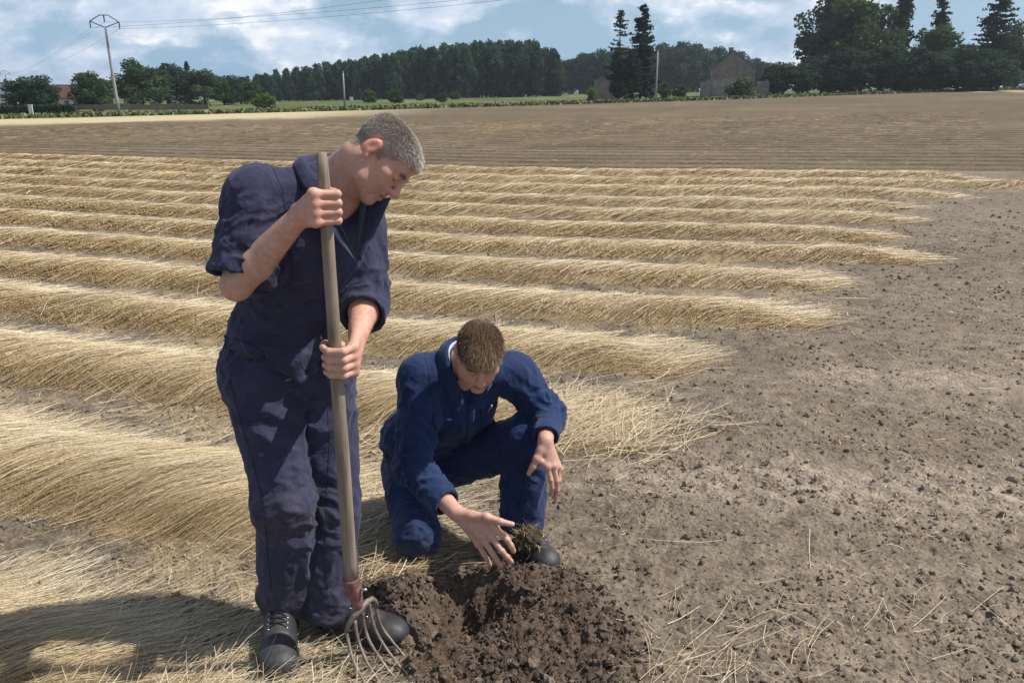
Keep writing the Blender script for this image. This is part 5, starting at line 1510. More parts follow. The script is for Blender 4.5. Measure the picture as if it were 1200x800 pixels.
    hair('forearm_hair', V, N, F, fore, L, H, 1300, lambda l: .010 + 0 * l[:, 0], lambda l: np.tile(hd, (len(l), 1)), .00042, r, M_HAIR2, t, base, lambda l: .95 + 0 * l[:, 0], .15)
    # ---- coveralls
    c = Vox(np.min([ankR, ankL, kneeL, elR, hipR], 0) - [.14, .18, .02], np.max([nb, elL, shL], 0) + [.12, .16, .12], .0048)
    W0 = waist + [0, 0, 0]
    hemR, hemL = ankR + [.002, .005, -.012], ankL + [0, .005, -.020]
    c.cap(pelvis + [0, 0, .01], W0, .152, .140, .0, flat=(Ft, .80)); c.cap(W0, chest, .140, .166, .04, flat=(Ft, .78)); c.cap(chest, nb - [0, 0, .07], .166, .110, .05, flat=(Ft, .74))
    c.cap(hipR - Ft * .02, hipL - Ft * .02, .118, .112, .05); c.ell(pelvis - Ft * .075 - [0, 0, .05], (.13, .09, .13), .05)
    c.cap(nb - [0, 0, .035], shR, .074, .070, .05); c.cap(nb - [0, 0, .035], shL, .074, .070, .05)
    c.ell(shR, (.078,) * 3, .03); c.ell(shL, (.076,) * 3, .03)
    dR = nrm(elR - shR); cuffR = shR + dR * (np.linalg.norm(elR - shR) - .028); c.cap(shR, elR + dR * .05, .084, .078, .04, cut=[(cuffR, dR + .15 * nrm(wrR - elR))])
    c.cap(cuffR - dR * .030, cuffR + dR * .004, .0835, .0835, .006, cut=[(cuffR + dR * .005, dR), (cuffR - dR * .034, -dR)])
    # left sleeve reaches past the elbow
    fL = nrm(wrL - elL); cuffL = elL + fL * .085
    c.cap(shL, elL, .084, .070, .04); c.cap(elL, cuffL + fL * .05, .068, .064, .03, cut=[(cuffL, fL)])
    c.cap(cuffL - fL * .030, cuffL + fL * .003, .068, .068, .006, cut=[(cuffL + fL * .004, fL), (cuffL - fL * .033, -fL)])
    # trousers
    c.cap(hipR, kneeR, .112, .085, .03); c.cap(kneeR, hemR - nrm(kneeR - hemR) * .06, .087, .077, .03, cut=[(hemR, hemR - kneeR)])
    c.cap(hipL, kneeL, .112, .087, .02); c.cap(kneeL, hemL - nrm(kneeL - hemL) * .06, .082, .077, .03, cut=[(hemL, hemL - kneeL)])
    c.ell(kneeR + np.array([-.01, -.035, 0]), (.075, .06, .085), .03)
    c.cap(hipL - [0, 0, .17] + np.array([-.04, .0, 0]), kneeL * .4 + kneeR * .6 + [.035, .03, .1], .012, .012, .02, op='d')
    # hollow ends
    c.cap(cuffR - dR * .028, elR + dR * .09, .072, .066, .004, op='d'); c.cap(cuffL - fL * .02, wrL, .057, .056, .004, op='d')
    for kn, hm_ in ((kneeR, hemR), (kneeL, hemL)):
        d = nrm(hm_ - kn); c.cap(hm_ - d * .02, hm_ + d * .1, .067, .072, .004, op='d')
    # neck hole and open front
    c.cap(nb + Ft * .035 - [0, 0, .03], H((0, -.01, -.09)), .066, .075, .012, op='d')
    Fo = nrm([.42, -.90, 0.]); st = chest + Ft * .135 + [.035, 0, .03]
    c.cap(nb + Ft * .09 - [0, 0, .05], st + Ft * .02 - [0, 0, .02], .066, .012, .012, op='d')
    V, F = c.mesh(); F = orient(V, F); del c
    V = relax(V, F, 3, .5); N = vnormals(V, F)
    mid = lambda a, b, q: a + (b - a) * q
    X = np.array([1., 0, 0]); Zv = np.array([0, 0, 1.])
    leg = nrm(kneeR - hipR)
    sp = [(mid(shR, elR, .30) , .15, nrm(np.cross(dR, Ft)) + dR * .8, .050, .014), (mid(shR, elR, .8), .13, np.cross(dR, Ft) - .5 * dR, .040, .012),
          (shR + [.05, -.05, -.10], .17, [.6, .2, .8], .060, .014), (chest + Ft * .1 + [-.05, 0, -.05], .22, [.9, .3, .35], .075, .010), (chest + Ft * .1 + [-.08, 0, -.14], .20, [.8, .3, .65], .065, .012),
          (waist + Ft * .1, .22, [1, .5, -.15], .058, .015), (waist + [-.12, -.03, -.02], .18, [1, .4, .35], .050, .014), (waist + Ft * .12 + [.06, 0, -.09], .18, [.8, .4, .45], .056, .013),
          (hipR + Ft * .1 + [.03, 0, -.05], .22, [.9, .3, -.55], .075, .012), (hipL + Ft * .1 + [0, 0, -.08], .2, [.9, .3, .5], .070, .012),
          (kneeR + [0, -.08, .07], .17, [.9, -.1, .45], .070, .012), (kneeR + [.05, .02, -.07], .17, [.8, .3, -.6], .060, .012), (kneeL + [0, -.05, 0], .20, [.9, 0, -.5], .065, .012),
          (mid(kneeR, hemR, .6), .22, [.25, -.1, 1], .080, .010), (hemR + [0, 0, .05], .12, [1, 0, .35], .055, .008), (mid(kneeL, hemL, .55), .22, [.4, 0, .9], .070, .011), (hemL + [0, 0, .06], .14, [1, 0, -.4], .045, .012),
          (elL + [0, 0, .04], .14, [.8, .3, .5], .040, .012), (mid(shL, elL, .5), .16, [.5, .3, .8], .050, .013), (hipR + [-.10, 0, -.14], .24, [.2, .1, 1], .08, .008), (hipL + [.0, -.1, -.22], .22, [.3, 0, .95], .07, .009)]
    dsp = folds(V, N, sp) + cloth_noise(V, .8)
    V = V + N * dsp[:, None]; V = relax(V, F, 1, .35)
    cov = link('coveralls', decimate(mesh_np('coveralls', V - base, F, M_CLOTH1, attrs={'dust': np.clip(.55 * sstep(.34, .08, V[:, 2]) + .35 * np.exp(-((V - kneeR + [0, .08, 0]) ** 2).sum(1) / .012) + .25 * np.exp(-((V - kneeL + [0, .08, 0]) ** 2).sum(1) / .012), 0, 1) * .5}), .6), t)
    G = Garment(V, F)
    # inner denim shirt in the open front
    # ---- pieces sewn on: pockets, flaps, placket, seams, studs
    p = add_patch(G, 'chest_pocket', cov, base, [(340, 268), (374, 262), (373, 330), (342, 334)], M_CLOTH1, th=.0035, bulge=.006, wob=.001)
    p = add_patch(G, 'pocket_flap', cov, base, [(339, 266), (375, 259), (375, 288), (341, 293)], M_CLOTH1, th=.0075, bulge=.004, wob=.0015)
    add_stud(G, cov, base, 352, 289, .0075)
    add_patch(G, 'placket', cov, base, [(384, 300), (392, 300), (383, 440), (374, 440)], M_CLOTH1, th=.004, nu=5, nv=26, wob=.001)
    add_patch(G, 'waistband', cov, base, [(259, 396), (372, 410), (371, 419), (257, 407)], M_CLOTH1, th=.0035, nu=22, nv=4, wob=.0015)
    add_patch(G, 'hip_pocket', cov, base, [(306, 402), (366, 413), (352, 452), (318, 428)], M_CLOTH1, th=.005, nu=14, nv=10, bulge=.012, wob=.003)
    add_patch(G, 'pocket_edge', cov, base, [(283, 399), (311, 413), (300, 424), (290, 415)], M_CLOTH1, th=.007, nu=8, nv=6, bulge=.004)
    add_seam(G, 'pocket_seam', cov, base, [(292, 413), (293, 424)], M_SEAM, .004, .0)
    add_seam(G, 'thigh_pocket_seam', cov, base, [(290, 494), (308, 492), (328, 487)], M_SEAM, .0022); add_seam(G, 'thigh_pocket_seam', cov, base, [(290, 498), (309, 496), (328, 491)], M_SEAM, .0016)
    add_seam(G, 'side_seam', cov, base, [(268, 440), (279, 480), (296, 540), (310, 590), (314, 650), (318, 690)], M_SEAM, .0022)
    add_seam(G, 'leg_seam', cov, base, [(384, 480), (386, 520), (383, 580), (381, 640), (384, 690)], M_SEAM, .002)
    add_seam(G, 'shoulder_seam', cov, base, [(320, 198), (331, 222), (334, 250), (330, 275)], M_SEAM, .002)
    add_seam(G, 'back_seam', cov, base, [(349, 190), (352, 205), (352, 225), (350, 245)], M_SEAM, .0018)
    # ---- collar: standing part behind the neck and two wings falling open
    e1 = nrm(np.cross(Ft, [0, 0, 1.])); e1 = e1 if e1[0] > 0 else -e1     # towards the left shoulder
    ring, top, fall = [], [], []
    Cn = nb + Ft * .012 - [0, 0, .018]
    for a in np.linspace(-148, 148, 13):
        d = -Ft * math.cos(R(a)) * 1.0 + e1 * math.sin(R(a)) * 1.06; d[2] = 0; d = nrm(d); fr = max(0, -math.cos(R(a)))
        b = Cn + d * (.084 + .014 * fr) - np.array([0, 0, .060 * fr - .050])
        ring.append(b); top.append(b + d * .006 + np.array([0, 0, .026 - .004 * fr])); w_ = .040 + .018 * fr
        fall.append(b + d * (.034 + .016 * fr) + np.array([0, 0, .008 - .045 * fr]))
    sheet('collar', [ring, top, [a * .5 + b * .5 + np.array([0, 0, .008]) for a, b in zip(top, fall)], fall], M_CLOTH1, cov, base)
    # lapels turned out along the opening
    def lapel(side, n=6):
        A, B = [], []
        for i in range(n):
            q = i / (n - 1); c0 = nb + Ft * (.085 + .06 * q) - np.array([0, 0, .045 + .155 * q]) + e1 * side * (.062 * (1 - q) + .006)
            A.append(c0); B.append(c0 + e1 * side * (.055 * (1 - q) ** .8 + .004) + Ft * (.016 * (1 - q)) + np.array([0, 0, .004]))
        return A, B
    for side in (-1, 1):
        A, B = lapel(side); sheet('lapel', [A, [(a + b) / 2 + Ft * .010 for a, b in zip(A, B)], B], M_CLOTH1, cov, base)
    # shirt edge showing inside the opening
    A, B = [], []
    for i in range(6):
        q = i / 5; c0 = nb + Ft * (.072 + .05 * q) - np.array([0, 0, .03 + .155 * q]); A.append(c0 + e1 * (.068 * (1 - q) + .004)); B.append(c0 + e1 * (.048 * (1 - q) + .002) + Ft * .004)
    sheet('shirt', [A, [(a + b) / 2 + Ft * .007 for a, b in zip(A, B)], B], M_SHIRT, t, base)
    A, B = [], []
    for i in range(6):
        q = i / 5; c0 = nb + Ft * (.072 + .05 * q) - np.array([0, 0, .03 + .155 * q]); A.append(c0 - e1 * (.068 * (1 - q) + .004)); B.append(c0 - e1 * (.050 * (1 - q) + .002) + Ft * .004)
    sheet('shirt', [A, [(a + b) / 2 + Ft * .007 for a, b in zip(A, B)], B], M_SHIRT, t, base)
    # ---- boots
    g = lambda px, py: at(px, py, 1.0) * 0 + (lambda d: np.array([d[0], d[1], d[2]]) * (CAM_H / -d[2]) + [0, 0, CAM_H])(ray(px, py))
    toeR = g(327, 786); heelR = np.array([ankR[0] - .022, ankR[1] + .055, .012]); toeR[2] = .004
    boot('boot', t, base, heelR, heelR + nrm(toeR - heelR) * .325, ankR + [-.022, -.01, .04], w=1.16)
    toeL = g(464, 757); heelL = np.array([ankL[0] - .035, ankL[1] + .035, .012]); toeL[2] = .006
    boot('boot', t, base, heelL, heelL + nrm(toeL - heelL) * .310, ankL + [0, 0, .03], w=1.05)
    nails_obj([(thL, -cL + [0, 0, CAM_H] + np.array([-1.2, 0, .6]))] , t, base)
    return dict(poleT=poleT, poleB=poleB)
S = standing_man()

# ================================================================== the fork
M_ASH = mat_plain('worn ash wood', (.255, .205, .155), .7, (5, .5), .25, vec_scale=(9, 9, .8))
M_REDP = mat_plain('worn red paint', (.21, .10, .085), .7, (28, .6), .3)
M_TINE = mat_plain('worn steel', (.21, .165, .135), .6, (22, .6), .4, metal=.3, spec=.5)
def fork():
    T, B = S['poleT'], S['poleB']; base = at(440, 740, 2.27); base[2] = 0
    t = thing('digging_fork', 'long handled digging fork with red socket and five curved steel tines, held upright', 'fork', base)
    m = MB(); q = np.linspace(0, 1, 22); P = T + (B - T) * q[:, None]; r_ = np.random.default_rng(3)
    P += .0016 * np.stack([pn(q * 5, q * 0), pn(q * 5, q * 0 + 7), 0 * q], 1)
    rad = .0158 + .0058 * q + .0007 * pn(q * 14, q * 0 + 2); rad[0] *= .82; m.tube(P, rad, 16)
    link('handle', mesh_shift(m, base, 'handle', M_ASH), t)
    d = nrm(B - T); S0 = B - d * .004; S1 = at(422, 716, 2.278); m = MB()
    m.tube([S0 - d * .006, S0, S0 + (S1 - S0) * .45, S0 + (S1 - S0) * .8, S1], [.0262, .0266, .0235, .0160, .0115], 16); so = link('socket', mesh_shift(m, base, 'socket', M_REDP), t)
    rv = at(418.5, 690, 2.265) ; m = MB(); m.tube([rv + [.012, 0, 0], rv + [.030, -.004, 0]], .0042, 8); link('rivet', mesh_shift(m, base, 'rivet', M_STEEL), so)
    # yoke: forged bar bent down at both ends into the outer tines
    Yk = [at(406, 741, 2.262), at(409, 730, 2.262), at(415, 721, 2.265), at(423, 713, 2.276), at(430, 705, 2.295), at(436, 701, 2.312), at(440, 704, 2.322), at(442, 711, 2.325)]
    m = MB(); m.tube(Yk, [.0070, .0085, .0105, .0125, .0105, .0085, .0072, .0066], 10); link('yoke', mesh_shift(m, base, 'yoke', M_TINE), t)
    tines = [[(406, 739, 2.262), (408, 750, 2.255), (411, 764, 2.235), (417, 780, 2.200), (427, 799, 2.160), (441, 820, 2.118)],
             [(415.5, 726, 2.266), (418, 742, 2.262), (422.5, 758, 2.246), (432, 779, 2.210), (446, 801, 2.172), (456, 815, 2.142)],
             [(424, 716, 2.277), (427, 733, 2.282), (433, 751, 2.266), (448, 775, 2.232), (467, 799, 2.192), (474, 808, 2.176)],
             [(432, 705, 2.298), (435, 722, 2.300), (441, 740, 2.290), (453, 760, 2.268), (470, 782, 2.234), (485, 798, 2.206)],
             [(440, 705, 2.322), (442.5, 722, 2.325), (449, 737, 2.318), (458, 749, 2.304), (472, 766, 2.282), (488, 783, 2.258)]]
    for pl in tines:
        P = np.array([at(*p) for p in pl]); gz = ground_z(P[:, 0], P[:, 1]); P[-1, 2] = min(P[-1, 2], gz[-1] - .004)
        s = np.linspace(0, 5, 18); i = np.minimum(s.astype(int), 4); f = (s - i)[:, None]
        g = lambda j: P[np.clip(j, 0, 5)]
        C = .5 * (2 * g(i) + (g(i + 1) - g(i - 1)) * f + (2 * g(i - 1) - 5 * g(i) + 4 * g(i + 1) - g(i + 2)) * f ** 2 + (3 * g(i) - g(i - 1) - 3 * g(i + 1) + g(i + 2)) * f ** 3)
        m = MB(); m.tube(C, np.interp(s, [0, 1, 4, 5], [.0066, .0056, .0046, .0022]), 8); link('tine', mesh_shift(m, base, 'tine', M_TINE), t)
fork()

# ================================================================== the kneeling man
def kneeling_man():
    hipR, hipL = at(474, 548, 3.22), at(515, 545, 3.20)
    kneeR, ankR = at(489, 626, 2.93), np.array([-.42, 3.30, .09])
    kneeL, ankL = at(617, 513, 2.95), at(611, 619, 2.96)
    waist, chest, nb = at(492, 513, 3.12), at(533, 468, 2.985), at(543, 428, 2.90)
    shR, shL = at(494, 441, 2.89), at(601, 438, 2.99)
    elR, wrR = at(484, 548, 2.73), at(534, 600, 2.52)
    elL, wrL = at(643, 489, 2.95), at(639, 516, 2.735)
    pelvis = (hipR + hipL) / 2
    Ft = nrm([.30, -.80, -.45]); up = nrm(nb - pelvis)
    base = np.array([-.2, 3.0, 0.])
    t = thing('person', 'young brown haired man in blue coveralls kneeling on one knee, reaching over dug soil', 'person', base)
    H = frame_fu(at(561.5, 414, 2.74), [.10, -.82, -.56], [.14, -.56, .82])
    v = Vox(np.min([ankR, hipR, elR, wrR, kneeR], 0) - [.14, .30, .09], np.max([nb, elL, ankR, H.o, wrL], 0) + [.12, .12, .18], .0034)
    sc = .95
    head(v, H, True, sc)
    v.cap(nb, H((0, -.035, -.055)), .058, .050, .03)
    v.cap(pelvis, chest, .11, .125, .03, flat=(Ft, .74)); v.cap(chest, nb, .12, .06, .05, flat=(Ft, .74))
    v.cap(nb, shR, .05, .046, .04); v.cap(nb, shL, .05, .046, .04)
    v.cap(shR, elR, .046, .036, .02); v.cap(shL, elL, .046, .036, .02)
    v.chain([elR, elR + (wrR - elR) * .35, wrR], [.036, .039, .0265], .012); v.chain([elL, elL + (wrL - elL) * .35, wrL], [.036, .038, .0260], .012)
    v.chain([hipR, kneeR, ankR], [.07, .045, .03], .02); v.chain([hipL, kneeL, ankL], [.07, .045, .03], .02)
    # right hand: open, fingers spread downwards (slender, knuckles standing out)
    m = [at(581, 620, 2.468), at(575, 628, 2.460), at(568, 634, 2.462), at(560.5, 637, 2.474)]
    p = [at(594.5, 632, 2.450), at(588, 645, 2.440), at(577.5, 649, 2.445), at(567, 649, 2.462)]
    d = [at(599, 639, 2.450), at(594, 652, 2.442), at(582, 656, 2.447), at(571, 655, 2.464)]
    e = [at(602, 645.5, 2.458), at(599, 657.5, 2.452), at(586, 662, 2.455), at(574, 660.5, 2.470)]
    FR = []
    for i in range(4):
        P4 = [m[i], p[i], d[i], e[i]]; FR.append(P4); finger(v, P4, [.0104, .0106, .0102, .0090][i], [.0084, .0086, .0082, .0072][i], .002)
        w = wrR + (m[i] - wrR) * .12
        v.cap(w, m[i], .0175, .0105, .010); v.ell(m[i], [.0118] * 3, .005)
    for i in range(3): v.cap(m[i], m[i + 1], .0098, .0098, .008)
    thR = [at(552, 604, 2.492), at(570, 605.5, 2.470), at(586, 611, 2.456), at(600.5, 614, 2.452)]
    v.chain(thR, [.0165, .0130, .0108, .0085], .009); v.cap(wrR, thR[0], .022, .017, .012)
    v.cap(thR[1], m[0], .010, .009, .012)
    bk = nrm(np.array([.25, -.30, .95]))
    for i in range(4):                                                               # tendons on the back of the hand
        v.cap(wrR + (m[i] - wrR) * .25 + bk * .0155, m[i] + bk * .0085, .0042, .0040, .006)
    # left hand: hanging over the knee
    mL = [at(641.5, 546, 2.700), at(648.5, 545.5, 2.708), at(653.5, 547, 2.722), at(656, 549, 2.738)]
    pL = [at(645.5, 562, 2.690), at(652.5, 563, 2.698), at(655, 563, 2.716), at(656, 561, 2.736)]
    dL = [at(647.0, 571, 2.692), at(653.0, 574, 2.700), at(652.5, 573, 2.722), at(652.5, 570, 2.744)]
    eL = [at(646.5, 579, 2.698), at(651.0, 583.5, 2.708), at(648.0, 582, 2.732), at(647.5, 578, 2.754)]
    FL = []
    for i in range(4):
        P4 = [mL[i], pL[i], dL[i], eL[i]]; FL.append(P4); finger(v, P4, [.0092, .0094, .0090, .0080][i], [.0074, .0076, .0072, .0064][i], .0025)
        v.cap(wrL + (mL[i] - wrL) * .12, mL[i], .0180, .0110, .012); v.ell(mL[i], [.0112] * 3, .006)
    for i in range(3): v.cap(mL[i], mL[i + 1], .0096, .0096, .008)
    thL = [at(634, 527, 2.715), at(629, 537, 2.700), at(624.5, 546.5, 2.694), at(619.5, 554.5, 2.694)]
    v.chain(thL, [.0155, .0125, .0105, .0082], .008); v.cap(wrL, thL[0], .020, .0155, .012); v.cap(thL[1], mL[0], .010, .009, .010)
    V, F = v.mesh(); F = orient(V, F); del v
    V = relax(V, F, 1, .35)
    hl = ([-.2, -.115, -.09, -.055, -.045, -.004, .004, .018, .026, .042, .060, .078, .2], [-.040, -.045, -.050, -.040, .034, .036, -.008, -.010, .010, .016, .040, .054, .058])
    col, hm, L = skin_colours(V, H, sc, (.57, .335, .250), hl, (.15, .095, .062), (.09, .055, .035), stubble=.18)
    for P4 in FR:
        for q in P4[2:]:
            g = np.exp(-((V - q) ** 2).sum(1) / .012 ** 2) * np.clip(.35 + 1.6 * pn(V[:, 0] * 90, V[:, 1] * 90, V[:, 2] * 90), 0, 1) * .6; col = col * (1 - g)[:, None] + np.array([.16, .12, .09]) * g[:, None]
    for P4 in FR + FL:
        for q in P4[:3]:
            g = np.exp(-((V - q) ** 2).sum(1) / .011 ** 2)[:, None] * .30; col = col * (1 - g) + np.array([.66, .33, .26]) * g
    N = vnormals(V, F)
    me = mesh_np('body', V - base, F, M_SKIN, colors={'col': np.clip(col, .02, .9)}); me = decimate(me, .35)
    link('body', me, t)
    r = np.random.default_rng(32)
    comb = lambda l: nrm(np.stack([l[:, 0] * .35 + .012, .10 * sstep(-.13, -.05, l[:, 1]) * sstep(.0, .05, l[:, 2]) - .012, -.10 * sstep(.07, .02, l[:, 2]) - .004 - .05 * sstep(.05, .08, l[:, 1])], 1))
    length = lambda l: .006 + .020 * sstep(.015, .075, l[:, 2]) + .014 * sstep(.03, .08, l[:, 1]) * sstep(.02, .05, l[:, 2])
    tint = lambda l: .22 + .50 * sstep(.0, .09, l[:, 1]) * sstep(.01, .06, l[:, 2]) + .22 * sstep(.05, .02, l[:, 2])  # fringe tinted lighter to look sunlit; the short sides are paler hair
    hair('hair', V, N, F, hm * (L[:, 2] > -.052), L, H, 27000, length, comb, .0008, r, M_HAIR2, t, base, tint, .28)
    eb = (np.exp(-((L[:, 2] - .017) / .005) ** 2) * sstep(.010, .015, np.abs(L[:, 0])) * sstep(.050, .044, np.abs(L[:, 0])) * (L[:, 1] > .06)) * (np.linalg.norm(L, axis=1) < .14)
    hair('eyebrow', V, N, F, eb, L, H, 420, lambda l: .007 + 0 * l[:, 0], lambda l: nrm(np.stack([np.sign(l[:, 0]), .1 + 0 * l[:, 0], .15 + 0 * l[:, 0]], 1)), .0009, r, M_HAIR2, t, base, lambda l: .1 + 0 * l[:, 0], .35)
    # ---- coveralls
    c = Vox(np.min([ankR, hipR, elR, wrR, kneeR], 0) - [.18, .18, .10], np.max([nb, elL, ankR, shL], 0) + [.16, .16, .12], .0048)
    c.cap(pelvis, waist, .150, .138, .0, flat=(Ft, .85)); c.cap(waist, chest, .138, .152, .05, flat=(Ft, .80)); c.cap(chest, nb - up * .06, .150, .105, .05, flat=(Ft, .76))
    c.ell(pelvis + [.01, .06, -.02], (.135, .13, .125), .05)
    c.cap(nb - up * .02, shR, .074, .070, .05); c.cap(nb - up * .02, shL, .074, .070, .05); c.ell(shR, (.073,) * 3, .03); c.ell(shL, (.073,) * 3, .03)
    fR = nrm(wrR - elR); cuffR = elR + (wrR - elR) * .80
    c.cap(shR, elR, .072, .060, .04); c.cap(elR, cuffR + fR * .06, .058, .047, .03, cut=[(cuffR, fR)])
    c.cap(cuffR - fR * .055, cuffR - fR * .002, .048, .0465, .004, cut=[(cuffR - fR * .001, fR), (cuffR - fR * .056, -fR)])
    fL = nrm(wrL - elL); cuffL = elL + (wrL - elL) * .84
    c.cap(shL, elL, .072, .057, .04); c.cap(elL, cuffL + fL * .06, .056, .045, .03, cut=[(cuffL, fL + np.array([0, 0, -.3]))])
    c.cap(cuffL - fL * .05, cuffL, .046, .0455, .004, cut=[(cuffL, fL + np.array([0, 0, -.3]))])
    hemL = ankL + [0, 0, .012]; dl = nrm(hemL - kneeL)
    c.cap(hipL, kneeL, .108, .086, .03); c.cap(kneeL, hemL + dl * .06, .085, .084, .03, cut=[(hemL, dl)])
    c.cap(hipR, kneeR, .096, .080, .03); c.cap(kneeR, ankR, .078, .070, .03)
    c.ell(kneeR + [0, -.005, .0], (.080, .075, .078), .03); c.ell(kneeL + [0, -.02, .01], (.076, .07, .072), .03)
    c.cap(cuffR - fR * .03, wrR + fR * .03, .038, .038, .003, op='d'); c.cap(cuffL - fL * .03, wrL + fL * .03, .037, .037, .003, op='d'); c.cap(hemL - dl * .03, hemL + dl * .1, .072, .078, .004, op='d')
    c.cap(nb + Ft * .03 + up * .01, H((0, -.02, -.09)), .058, .066, .010, op='d')
    c.cap(nb + Ft * .075 - up * .02, chest + Ft * .12 + up * .05, .040, .008, .01, op='d')
    V, F = c.mesh(); F = orient(V, F); del c
    V = relax(V, F, 3, .5); N = vnormals(V, F)
    mid = lambda a, b, q: a + (b - a) * q
    aR, aL = nrm(elR - shR), nrm(elL - shL)
    sp = [(mid(shR, elR, .25), .14, np.cross(aR, Ft) + .9 * aR, 0.0563, 0.0108), (mid(shR, elR, .62), .14, np.cross(aR, Ft) - .5 * aR, 0.0486, 0.0122), (elR, .14, np.cross(fR, [0, 0, 1.]) + .5 * fR, 0.0410, 0.0130),
          (mid(elR, cuffR, .55), .13, np.cross(fR, [0, -.3, 1.]) - .4 * fR, 0.0384, 0.0108), (mid(shL, elL, .3), .14, [.4, -.4, -.7], 0.0563, 0.0115), (mid(shL, elL, .75), .14, [.3, -.5, .8], 0.0461, 0.0130), (elL, .13, [.2, -.6, .7], 0.0384, 0.0115),
          (chest + Ft * .1, .2, [.8, -.2, -.5], 0.0768, 0.0086), (waist + Ft * .1, .22, [1, -.2, .1], 0.0538, 0.0130), (shR + [.06, -.04, -.07], .16, [.4, 0, .9], 0.0640, 0.0101), (waist + [-.12, 0, 0], .2, [.7, .1, .6], 0.0576, 0.0115),
          (kneeR + [0, -.05, .06], .16, [1, -.1, .3], 0.0486, 0.0101), (mid(hipR, kneeR, .5), .2, [.7, .1, .7], 0.0640, 0.0108), (mid(hipL, kneeL, .5), .24, [.1, -.6, .8], 0.0704, 0.0101), (kneeL + [0, -.06, -.06], .16, [1, 0, -.4], 0.0538, 0.0094), (mid(kneeL, hemL, .6), .2, [.5, 0, 1], 0.0640, 0.0086), (hemL + [0, 0, .05], .13, [1, 0, .2], 0.0461, 0.0086)]
    V = V + N * (folds(V, N, sp) + cloth_noise(V, .8))[:, None]; V = relax(V, F, 1, .35)
    cov = link('coveralls', decimate(mesh_np('coveralls', V - base, F, M_CLOTH2, attrs={'dust': np.clip(.8 * sstep(.12, .02, V[:, 2]) + .3 * np.exp(-((V - kneeR) ** 2).sum(1) / .012), 0, 1) * .5}), .6), t)
    G = Garment(V, F)
    add_patch(G, 'chest_pocket', cov, base, [(509, 488), (535, 492), (535, 523), (510, 519)], M_CLOTH2, th=.0035, bulge=.006)
    add_patch(G, 'pocket_flap', cov, base, [(508, 487), (536, 491), (535, 504), (509, 501)], M_CLOTH2, th=.0075, bulge=.003)
    add_stud(G, cov, base, 523, 500, .006)
    add_patch(G, 'chest_pocket', cov, base, [(562, 476), (580, 470), (582, 496), (566, 502)], M_CLOTH2, th=.0045, bulge=.006)
    add_patch(G, 'placket', cov, base, [(549, 470), (556, 470), (554, 518), (546, 518)], M_CLOTH2, th=.0045, nu=5, nv=16)
    add_seam(G, 'shoulder_seam', cov, base, [(497, 412), (503, 440), (507, 470), (506, 505)], M_SEAM2, .002)
    add_seam(G, 'cuff_seam', cov, base, [(517, 574), (519, 588), (514, 602)], M_SEAM2, .0018)
    add_seam(G, 'leg_seam', cov, base, [(618, 535), (614, 560), (610, 585), (606, 606)], M_SEAM2, .002)
    e1 = nrm(np.cross(Ft, up)); e1 = e1 if e1[0] > 0 else -e1
    ring, top, fall = [], [], []
    Cn = nb + up * .034 + Ft * .004
    Fh = nrm(Ft - up * np.dot(Ft, up))
    for a in np.linspace(-150, 150, 13):
        d = nrm(-Fh * math.cos(R(a)) + e1 * math.sin(R(a)) * 1.05); fr = max(0, -math.cos(R(a)))
        b = Cn + d * (.070 + .014 * fr) - up * (.040 * fr); ring.append(b); top.append(b + d * .008 + up * (.034 - .008 * fr)); fall.append(b + d * (.032 + .012 * fr) + up * (.006 - .040 * fr))
    col_ = sheet('collar', [ring, top, [a * .5 + b * .5 + up * .006 for a, b in zip(top, fall)], fall], M_CLOTH2, cov, base)
    sheet('shirt', [[q - nrm(q - Cn) * .007 + up * .002 for q in ring[2:-2]], [q - nrm(q - Cn) * .008 - up * .002 for q in top[2:-2]]], M_TEE, t, base)
    # boots
    g = lambda px, py: (lambda d: d * (CAM_H / -d[2]) + np.array([0, 0, CAM_H]))(ray(px, py))
    heel = ankL * [1, 1, 0] + [-.01, .05, .012]; toe = g(624, 655); toe[2] = .01
    boot('boot', t, base, heel, heel + nrm(toe - heel) * .285, ankL + [0, 0, .03])
    heel = np.array([ankR[0], 3.36, .10]); toe = np.array([ankR[0] + .01, 3.24, .005]); boot('boot', t, base, heel + [0, .0, .03], heel + [0, 0, .03] + nrm(toe - heel) * .27, ankR + [0, -.03, .02], laces=False)
    cam_v = lambda q: np.array([0, 0, CAM_H]) - q
    nails_obj([(P4, cam_v(P4[3]) + np.array([.6, 0, 1.5])) for P4 in FR] + [(thR, np.array([.1, -.4, 1.]))] + [(P4, cam_v(P4[3]) + np.array([.6, 0, 0])) for P4 in FL[:2]] + [(thL, np.array([-.2, -1., .3]))], t, base)
    # pens clipped in the chest pocket
    for i, (px, py) in enumerate(((570, 482), (574.5, 479))):
        loc, nor = G.hit(px, py)
        if loc is None: continue
        axv = nrm(up + .15 * e1 * (i + .2)); o = loc + nor * .008; tp = thing('pen', ['silver pen clipped in the kneeling man\'s chest pocket, left of the other', 'dark pen in the kneeling man\'s chest pocket, nearer to his raised arm'][i], 'pen', o)
        m = MB(); m.tube([-axv * .05, axv * .03, axv * .045], [.0042, .0042, .003], 10); link('barrel', m.mesh('barrel', M_STEEL if i == 0 else M_LACE, True), tp)
        m = MB(); m.tube([axv * .04 + nor * .004, axv * .035 + nor * .0075, -axv * .004 + nor * .006], .0013, 6); link('clip', m.mesh('clip', M_STEEL, True), tp)
    return wrR
kneeling_man()

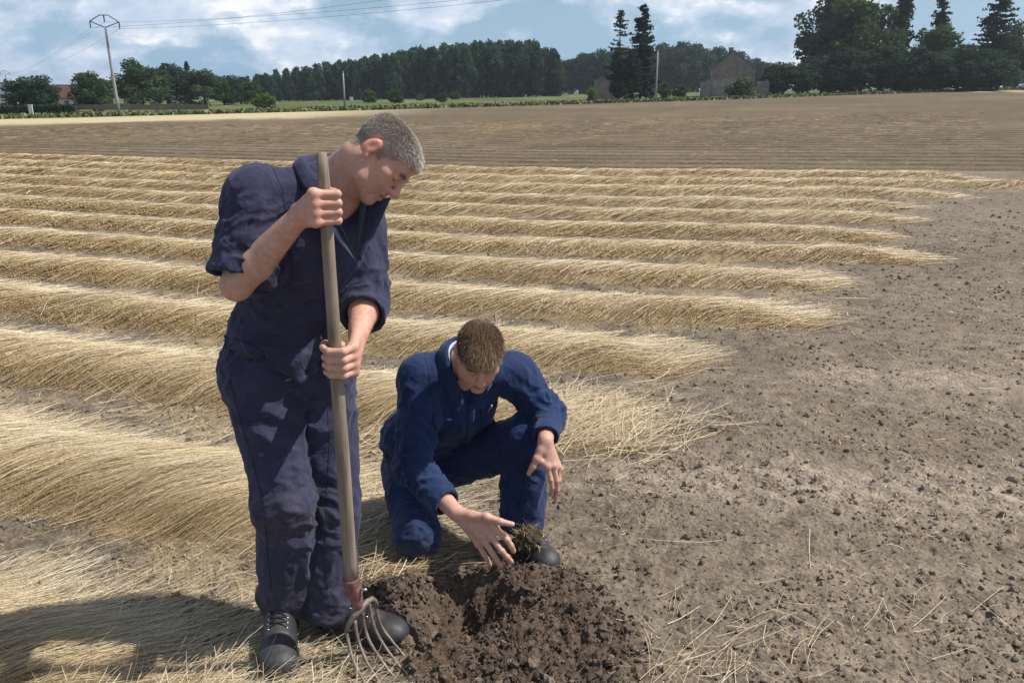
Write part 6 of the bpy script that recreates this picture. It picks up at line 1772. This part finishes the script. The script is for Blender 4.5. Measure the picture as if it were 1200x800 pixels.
# ================================================================== the lifted clod with roots, lying against the boot
def root_clod():
    c = at(617, 631, 2.80); c[2] = max(c[2], .05)
    o_ = Vox(c - .12, c + .12, .0045); r = np.random.default_rng(8)
    o_.ell(c, (.047, .042, .036), .0)
    for i in range(30):
        d = nrm(r.normal(size=3)); o_.ell(c + d * np.array([.044, .038, .030]), (.008 + .012 * r.random(),) * 3, .004)
    V, F = o_.mesh(); F = orient(V, F); N = vnormals(V, F)
    V = V + N * (.012 * pn(V[:, 0] * 60, V[:, 1] * 60, V[:, 2] * 60) + .004 * pn(V[:, 0] * 150, V[:, 1] * 150, V[:, 2] * 150))[:, None]
    t = thing('soil_clod', 'dark clod of soil bristling with roots, lying against the kneeling man\'s boot', 'soil clod', c)
    n = len(V); cc = np.tile([.085, .064, .048], (n, 1)) * (1 + .4 * pn(V[:, 0] * 40, V[:, 1] * 40, V[:, 2] * 40))[:, None]
    link('soil', mesh_np('soil', V - c, F, M_CLOD, False, colors={'col': cc}), t)
    k = 150; d = nrm(r.normal(size=(k, 3)) + [0.1, -.3, .5]); P = []
    for i in range(k):
        p = d[i] * np.array([.047, .042, .036]) * .95; L = .02 + .035 * r.random(); b = r.normal(size=3) * .4
        P.append([p, p + nrm(d[i] + b * .5) * L * .5, p + nrm(d[i] + b * .5) * L * .5 + nrm(d[i] + b * 1.4 - [0, 0, .3]) * L * .5])
    link('roots', stem_mesh('roots', np.array(P), np.full(k, .0022), nrm(r.normal(size=(k, 3))), np.clip(.25 + .25 * r.random(k), 0, 1), .4), t)['kind'] = 'stuff'
root_clod()

# ------------------------------------------------------------------ thin summer air over the whole field
def air():
    m = bpy.data.materials.new('haze'); m.use_nodes = True; nt = NT(m.node_tree)
    m.node_tree.nodes.remove(m.node_tree.nodes['Principled BSDF'])
    v = nt.new('ShaderNodeVolumePrincipled'); v.inputs['Color'].default_value = (.80, .90, 1.0, 1); v.inputs['Density'].default_value = .00026; v.inputs['Anisotropy'].default_value = .2
    nt.link(v.outputs[0], m.node_tree.nodes['Material Output'].inputs['Volume'])
    mb = MB(); mb.box((0, 0, 17.5), (12400, 12400, 55)); o = link('haze', mb.mesh('haze', m), None); o['kind'] = 'stuff'
air()
